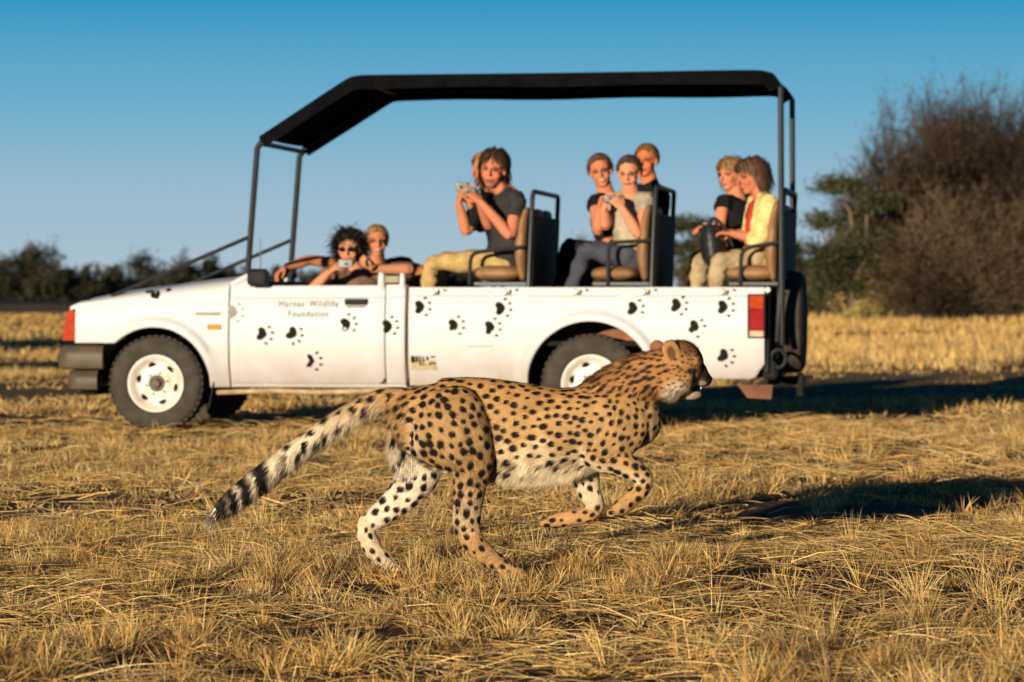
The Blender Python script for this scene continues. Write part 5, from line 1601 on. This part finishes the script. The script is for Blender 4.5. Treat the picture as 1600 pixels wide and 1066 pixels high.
part('far_ear', [(1036, 560, HY + .05, 12, .016), (1030, 548, HY + .056, 13.5, .011), (1024, 540, HY + .06, 11.5, .008), (1021, 536, HY + .062, 7.5, .006)], m=16)
# hind legs
part('near_thigh', [(666, 640, -.050, 40, .055), (690, 660, -.076, 69, .072), (718, 694, -.092, 57, .062), (735, 724, -.092, 38, .047), (735, 748, -.088, 28, .037), (731, 785, -.085, 23.5, .030), (729, 812, -.082, 22, .026), (731, 832, -.08, 20, .025)], m=50)
part('near_foot', [(729, 820, -.082, 19, .024), (738, 845, -.08, 18.5, .023), (762, 870, -.078, 16, .023), (792, 890, -.075, 14.5, .026), (813, 899, -.074, 11, .029)])
part('far_thigh', [(668, 640, .05, 55, .065), (655, 680, .075, 52, .062), (655, 720, .085, 42, .05), (650, 748, .088, 33, .042), (628, 776, .086, 26, .034), (604, 797, .084, 20.5, .027), (582, 813, .083, 18, .024)], m=50)
part('far_foot', [(576, 812, .083, 15, .022), (572, 832, .083, 15.5, .022), (582, 857, .085, 15.5, .023), (600, 877, .087, 14, .026), (612, 886, .088, 10, .028)])
# fore legs
part('near_upper_arm', [(972, 640, -.055, 42, .048), (964, 668, -.078, 47, .050), (942, 697, -.088, 36, .044), (932, 708, -.09, 30, .04)])
part('near_forearm', [(925, 704, -.09, 28, .038), (945, 712, -.09, 28, .035), (968, 723, -.09, 22.5, .03), (990, 735, -.09, 18, .026), (1006, 747, -.09, 14.5, .024), (1005, 757, -.09, 13.5, .023)])
part('near_paw', [(1006, 749, -.09, 13, .022), (1002, 764, -.09, 13.5, .021), (986, 780, -.09, 13.5, .022), (970, 793, -.09, 13, .026), (960, 799, -.09, 9, .026)])
part('far_forearm', [(905, 718, .06, 30, .04), (914, 742, .075, 23, .032), (920, 768, .08, 19, .027), (930, 788, .082, 15, .024), (929, 796, .082, 13, .023)])
part('far_paw', [(932, 792, .082, 12, .022), (920, 804, .082, 12, .021), (892, 809, .082, 12, .022), (868, 814, .082, 12, .026), (858, 816, .082, 9, .026)])
part('tail', [(648, 630, 0, 22, .045), (606, 624, 0, 18, .036), (560, 639, 0, 15.5, .031), (520, 663, 0, 15.5, .030), (480, 691, 0, 15.5, .030), (440, 720, 0, 16, .030), (400, 751, 0, 16, .030), (370, 774, 0, 15, .028), (348, 791, 0, 11, .021), (334, 802, 0, 5, .010)], m=70)
blob('jaw', 1086, 609, HY + .022, 10, 6.5, .018)
# toes
for (px, py, dy, nm, sx) in ((816, 899, -.074, 'near_foot', 1), (616, 887, .088, 'far_foot', 1), (956, 801, -.09, 'near_paw', -1), (853, 817, .082, 'far_paw', -1)):
    for q in (-1.5, -.5, .5, 1.5):
        blob(nm, px + sx * (3 - abs(q) * 2), py + 1, dy + q * .0135, 9.5, 7, .0085, D=(-sx, 0, 0))
cme = remesh(cm, 0.0042, 9)
# split the coat by the nearest source part
V = coords(cme).astype(float)
SP = np.concatenate(SRC_P); SI = np.concatenate(SRC_I); ST = np.concatenate(SRC_T); SD = np.concatenate(SRC_D)
kd = kdtree.KDTree(len(SP))
for i, p in enumerate(SP): kd.insert(p, i)
kd.balance()
near = np.array([kd.find(p)[1] for p in V])
PI_ = SI[near]; PT = ST[near]; PD = SD[near]
pn = np.array(PARTS)[PI_]
N = np.empty(len(V) * 3, dtype=np.float32); cme.vertices.foreach_get('normal', N); N = N.reshape(-1, 3).astype(float)
qx = 800 + V[:, 0] * KP; qy = HZ + (CAM_H - V[:, 2]) * KP
is_ = lambda *a: np.isin(pn, a)
TAN = np.array([.415, .245, .100]); CREAM = np.array([.74, .60, .40]); WHITEF = np.array([.72, .60, .44]); ORNG = np.array([.325, .145, .050]); DKB = np.array([.010, .007, .006])
base = np.repeat(TAN[None], len(V), 0)
def bl(w, c):
    global base
    w = np.clip(w, 0, 1)[:, None]; base = base * (1 - w) + np.array(c) * w
nz = vnoise(V, 40, 5); nz2 = vnoise(V, 95, 6)
bl(is_('torso', 'near_thigh', 'far_thigh') * sst(660, 600, qy + 6 * nz) * 0.55, (.42, .20, .055))
bl(is_('neck', 'head', 'brow', 'far_ear', 'muzzle', 'cheek') * 0.9, ORNG)  # orange-brown neck and head, darkened further to hold their shade
bl(is_('torso') * sst(676, 748, qy + 14 * nz + 8 * nz2), CREAM)
bl(is_('near_thigh') * sst(665, 625, qx + 6 * nz) * sst(640, 690, qy) , CREAM)
bl(is_('near_thigh') * sst(740, 800, qy) * 0.35, CREAM)
bl(is_('far_thigh') * sst(660, 715, qy + 8 * nz), WHITEF)
bl(is_('far_foot') * 0.65, CREAM)
bl(is_('near_foot') * sst(820, 850, qy), (.40, .225, .088))
bl(is_('near_forearm', 'near_upper_arm') * sst(712, 745, qy - (qx - 940) * 0.32), CREAM)
bl(is_('far_forearm') * 0.75, CREAM)
bl(is_('near_paw', 'far_paw') * 0.6, (.40, .21, .08))
bl(is_('tail') * sst(0.12, 0.45, PT), CREAM)
bl(is_('tail') * sst(0.2, -0.5, N[:, 2]) * 0.4, WHITEF)
bl(is_('tail') * sst(0.2, .8, N[:, 2]) * sst(.75, .3, PT) * 0.5, TAN)
# face
hd = is_('head', 'cheek', 'muzzle', 'jaw', 'neck', 'brow')
bl(hd * sst(594, 614, qy + 7 * nz) * sst(1024, 1046, qx) * .85, CREAM * np.array([.72, .74, .78]))
bl(is_('jaw') * 0.9, CREAM * .85)
bl(hd * sst(562, 538, qy + (qx - 1062) * -0.35 + 5 * nz2) * sst(1045, 1062, qx) * 0.7, (.06, .032, .018))  # crown: dark hairs, with the shade on it painted in as well
bl(hd * sst(1072, 1098, qx + 4 * nz2) * sst(560, 575, qy) * .75, (.13, .06, .025))  # side of the face turned from the sun: shade painted as brown
bl(hd * sst(1091, 1101, qx + 3 * nz2 - (qy - 585) * 0.15) * sst(612, 603, qy), (.026, .016, .012))  # muzzle front: black fur plus shade put into the colour
bl(hd * sst(1.5, 0.5, ((qx - 1081) / 8.5) ** 2 + ((qy - 579.5) / 5) ** 2), (.03, .02, .015))          # round the eye
bl(hd * sst(1.3, 0.5, ((qx - 1075) / 7) ** 2 + ((qy - 588) / 4) ** 2) * .7, (.50, .34, .19))
bl(hd * sst(1.4, 0.6, ((qx - 1085 - (qy - 590) * 0.25) / 3.6) ** 2 + ((qy - 592) / 13) ** 2), (.015, .01, .008))   # tear line
bl(is_('muzzle', 'head') * sst(1.3, .7, ((qx - 1095) / 10) ** 2 + ((qy - 599.5) / 4.2) ** 2) * .8, (.40, .30, .20))
bl(hd * sst(1104, 1108, qx) * sst(602, 598, qy), (.010, .008, .008))
bl(is_('muzzle', 'jaw', 'head') * sst(1.35, 0.75, ((qx - 1091) / 11) ** 2 + ((qy - 607.5 + (qx - 1091) * .1) / 5.0) ** 2), (.008, .004, .004))  # open mouth: its dark hollow is painted on, not carved
bl(is_('ear') * 1.0, (.36, .18, .065))
bl(is_('ear') * sst(1038, 1033, qx) * .6, (.5, .33, .16))
bl(is_('ear') * sst(1.1, 0.3, ((qx - 1048 - (qy - 552) * .15) / 8) ** 2 + ((qy - 552) / 14) ** 2) * 0.8, (.05, .026, .016))
bl(is_('far_ear') * 0.6, (.20, .09, .04))
# chest front below the throat, its shade painted into the coat
bl(is_('torso', 'neck') * sst(1005, 1030, qx) * sst(618, 640, qy) * 0.55, (.22, .17, .12))

# spots: thrown on the coat one by one, size by region
fx = -PD[:, 0]
spc = np.full(len(V), .043); rad = np.full(len(V), .0122); elo = np.ones(len(V)); keepw = np.ones(len(V))
def region(mask, sp_, rd, el=1.0, kw=1.0):
    spc[mask] = sp_; rad[mask] = rd; elo[mask] = el; keepw[mask] = kw
region(is_('torso') & (qx > 780), .040, .0108, 1.25)
region(is_('torso') & (qx > 880), .034, .0090, 1.25)
region(is_('near_thigh', 'torso') & (qx < 775) & (qy < 745), .0405, .0118, 1.12)
region(is_('near_upper_arm'), .034, .0092, 1.2)
region(is_('near_forearm'), .036, .0105, 1.3)
region(is_('near_thigh') & (qy > 735), .040, .0118, 1.1)
region(is_('far_thigh'), .042, .0115, 1.1)
region(is_('far_forearm', 'near_paw'), .034, .009, 1.2, .8)
region(is_('near_foot', 'far_foot'), .034, .0085, 1.3, .8)
region(is_('far_paw'), .034, .009, 1.3, .7)
region(is_('neck'), .0260, .0082, 1.9, 1.0)
region(is_('head', 'cheek', 'brow'), .0195, .0050, 1.5, .95)
spc *= .74; rad *= 1.13
region(is_('muzzle', 'jaw', 'ear', 'far_ear'), .05, .001, 1, 0)
region(is_('tail'), .036, .0150, 1.1)
keepw[is_('torso') & (qy > 722)] = .55; keepw[is_('torso') & (qy > 738)] = 0
keepw[is_('far_thigh') & (qy > 690) & (qy < 745)] = .35
rg = np.random.default_rng(5)
order = rg.permutation(len(V)); cell = .02; grid = {}; CS, CR, CE, CD = [], [], [], []
for i in order[:60000]:
    if keepw[i] <= 0 or rg.random() > 0.35 + 0.65 * keepw[i]: continue
    p = V[i]; s = spc[i] * rg.uniform(.9, 1.1); k = tuple((p // cell).astype(int)); ok = True
    for a in range(-3, 4):
        for b_ in range(-3, 4):
            for c_ in range(-3, 4):
                for q in grid.get((k[0] + a, k[1] + b_, k[2] + c_), ()):
                    if np.dot(CS[q] - p, CS[q] - p) < s * s: ok = False; break
                if not ok: break
            if not ok: break
        if not ok: break
    if not ok: continue
    grid.setdefault(k, []).append(len(CS)); CS.append(p); CE.append(elo[i] * rg.uniform(.9, 1.15))
    CR.append((rad[i] * rg.uniform(.66, 1.18) if rg.random() < keepw[i] else 0.0)); CD.append(PD[i])
    if len(CS) > 4000: break
CS = np.array(CS); CR = np.array(CR); CE = np.array(CE); CD = np.array(CD)
kd2 = kdtree.KDTree(len(CS))
for i, p in enumerate(CS): kd2.insert(p, i)
kd2.balance()
best = np.full(len(V), 9.0)
nbr = np.array([[r[1] for r in kd2.find_n(p, 3)] for p in V])
wob = 1 + 0.17 * vnoise(V, 150, 8)
for j in range(3):
    k = nbr[:, j]; dv = V - CS[k]; al = (dv * CD[k]).sum(1)
    d2 = np.sqrt(np.maximum((dv ** 2).sum(1) - al ** 2, 0) * CE[k] + al ** 2 / CE[k])
    best = np.minimum(best, d2 / np.maximum(CR[k] * wob, 1e-4))
spot = sst(1.14, 0.86, best)
# small rust-brown flecks between the haunch spots
fleck = sst(1.55, 1.8, vnoise(V, 210, 14) + .5 * vnoise(V, 330, 15)) * is_('near_thigh', 'torso') * sst(735, 700, qy) * sst(860, 740, qx)
bl(fleck * .6, (.22, .075, .02))
spot *= np.where(is_('head', 'cheek', 'brow'), .75, np.where(is_('neck'), .95, 1.0))
# tail: spots first, then rings, white tip
tt = PT
ringf = sst(0.50, 0.60, tt) * is_('tail')
bands = np.zeros(len(V))
for (c0, w0) in ((.555, .022), (.635, .027), (.715, .029), (.79, .027), (.855, .030), (.92, .034)):
    bands = np.maximum(bands, sst(w0 * 1.35, w0 * 0.75, np.abs(tt - c0 + .006 * nz + .012 * N[:, 2])))
spot = np.where(is_('tail'), spot * (1 - ringf) * sst(-.75, -.2, N[:, 2] + .2) + bands * sst(.52, .6, tt), spot)
spot *= 1 - is_('tail') * sst(.94, .96, tt)
bl(is_('tail') * sst(.93, .96, tt), WHITEF)
col = base * (1 + 0.10 * nz2 + 0.07 * nz)[:, None]
col = col * (1 - spot[:, None]) + DKB * spot[:, None]
col = np.clip(col, .004, .85)
set_col(cme, 'col', col)
COAT = mat_attr('cheetah_coat', 'col', 0.75, 0.12, bump=0.25, bscale=420)
link('body', cme, COAT, cheetah)

# fur: short strands all over, long at belly, tail underside and throat
tri = np.empty(len(cme.polygons) * 4, dtype=np.int32)
lt = np.empty(len(cme.polygons), dtype=np.int32); cme.polygons.foreach_get('loop_total', lt)
li = np.empty(len(cme.loops), dtype=np.int32); cme.loops.foreach_get('vertex_index', li)
quads = li.reshape(-1, 4) if (lt == 4).all() else li[: (len(li) // 4) * 4].reshape(-1, 4)
NF = 230000
f = quads[rg.integers(0, len(quads), NF)]
w = rg.dirichlet((1, 1, 1, 1), NF)
Pp = (V[f] * w[:, :, None]).sum(1); Nn = unit((N[f] * w[:, :, None]).sum(1)); k0 = f[np.arange(NF), rg.integers(0, 4, NF)]
k0 = f[np.arange(NF), w.argmax(1)]
fpn = pn[k0]; fqx = qx[k0]; fqy = qy[k0]; ft = PT[k0]
isf = lambda *a: np.isin(fpn, a)
D = PD[k0].copy()
D[isf('neck', 'head', 'cheek', 'brow', 'muzzle')] *= -1
D[isf('head', 'cheek', 'brow')] = nrm((-.9, 0, -.25)); D[isf('neck')] = nrm((-.85, 0, -.1))
D[isf('muzzle', 'jaw')] = nrm((-.8, 0, -.5)); D[isf('ear', 'far_ear')] = nrm((-.2, -.2, .9))
ln = np.full(NF, .0115); ang = np.full(NF, .30)
ln[isf('near_foot', 'far_foot', 'near_paw', 'far_paw')] = .008; ln[isf('near_forearm', 'far_forearm')] = .009
ln[isf('head', 'brow')] = .0085; ln[isf('muzzle')] = .0045; ln[isf('ear', 'far_ear')] = .007
mk = isf('neck'); ln[mk] = .014
mk = isf('cheek', 'jaw') | (isf('head', 'neck') & (fqy > 605)); ln[mk] = .016; D[mk] = nrm((-.55, 0, -.8))
mk = isf('jaw') | (isf('muzzle', 'head') & (((fqx - 1091) / 13) ** 2 + ((fqy - 607.5) / 7) ** 2 < 1)); ln[mk] = .0045
mk = isf('neck', 'head') & (Nn[:, 2] > .6); ln[mk] = .018; ang[mk] = .6
bel = isf('torso') * sst(706, 742, fqy); ln = ln + bel * .030 * rg.uniform(.5, 1.2, NF); D = unit(D + (bel * 1.3)[:, None] * np.array([-.15, 0, -1])); ang = ang + bel * .25
tu = isf('tail') * sst(.35, -.5, Nn[:, 2]) * sst(.03, .18, ft); ln = ln + tu * .027 * rg.uniform(.5, 1.2, NF); D = unit(D + (tu * .8)[:, None] * np.array([-.1, 0, -1])); ang = ang + tu * .25
tl = isf('tail'); ln[tl & (tu < .1)] = .018
tip = isf('tail') & (ft > .93); ln[tip] = .055; ang[tip] = .08
ht = isf('far_thigh') * sst(670, 700, fqy) * sst(760, 730, fqy) * sst(660, 630, fqx); ln = ln + ht * .02; ang = ang + ht * .3
rt = isf('near_thigh', 'torso') * sst(650, 620, fqx); ln = ln + rt * .014; D = unit(D + rt[:, None] * np.array([-.3, 0, -1.0]))
D = unit(D + rg.normal(0, .16, (NF, 3)))
Tg = unit(D - (D * Nn).sum(1)[:, None] * Nn)
Dd = unit(Tg * np.cos(ang)[:, None] + Nn * np.sin(ang)[:, None])
ln = ln * rg.uniform(.6, 1.25, NF)
sd = unit(np.cross(Nn, Dd)) * (.00055 + .0006 * (ln > .02))[:, None]
E = Pp + Dd * ln[:, None]; E[:, 2] -= np.where(ln > .02, ln * .25, 0)
E[:, 2] = np.maximum(E[:, 2], .004)
FV = np.stack([Pp + sd - Nn * .001, Pp - sd - Nn * .001, E], 1).reshape(-1, 3)
fm = mesh_np('fur', FV, np.arange(NF * 3).reshape(-1, 3), 3)
fc = (col[f] * w[:, :, None]).sum(1) * rg.uniform(.62, 1.3, (NF, 1))
# long belly and tail hair keeps the colour of its root
set_col(fm, 'col', np.clip(np.repeat(fc, 3, 0), .004, .9))
smooth(fm)
cn = np.stack([vnoise(Pp, 70, 60 + q) for q in range(3)], 1) * .30 + np.stack([vnoise(Pp, 28, 70 + q) for q in range(3)], 1) * .16
nn = unit(Nn + 0.45 * Dd + cn + rg.normal(0, .26, (NF, 3)) + (bel * .7)[:, None] * np.array([0, -1, .3]))
fm.normals_split_custom_set_from_vertices(np.repeat(nn, 3, 0).tolist())
FUR = mat_attr('cheetah_fur', 'col', 0.7, 0.12)
fo = link('fur', fm, FUR, cheetah); fo['kind'] = 'stuff'
# eye, teeth, nose leather
EYE = mat('amber_eye', (.26, .12, .02), 0.08, 0.3, 200, spec=0.7)
NOSE = mat('nose_leather', (.010, .008, .008), 0.4, 0.2, 90)
TOOTH = mat('tooth', (.75, .70, .58), 0.25, 0.05, 50)
for s in (-1,):
    ce = CP(1081, 579, HY - .046)
    MB().ell(ce, (.0085, .007, .0065)).build('eye', EYE, cheetah)
    MB().ell(ce + np.array([.003, -.006, 0]), (.0048, .0035, .0048)).build('pupil', NOSE, cheetah)
MB().ell(CP(1110, 592, HY + .038), (.008, .012, .0075), Matrix.Rotation(.5, 3, 'Y')).build('nose', NOSE, cheetah)
for (px, py, dy) in ((1095.5, 609, HY + .008), (1095.5, 609, HY + .05)):
    a = CP(px, py - 4, dy); b_ = CP(px - .5, py - .2, dy)
    MB().tube([a, b_], [.0022, .0006], 8).build('tooth', TOOTH, cheetah)
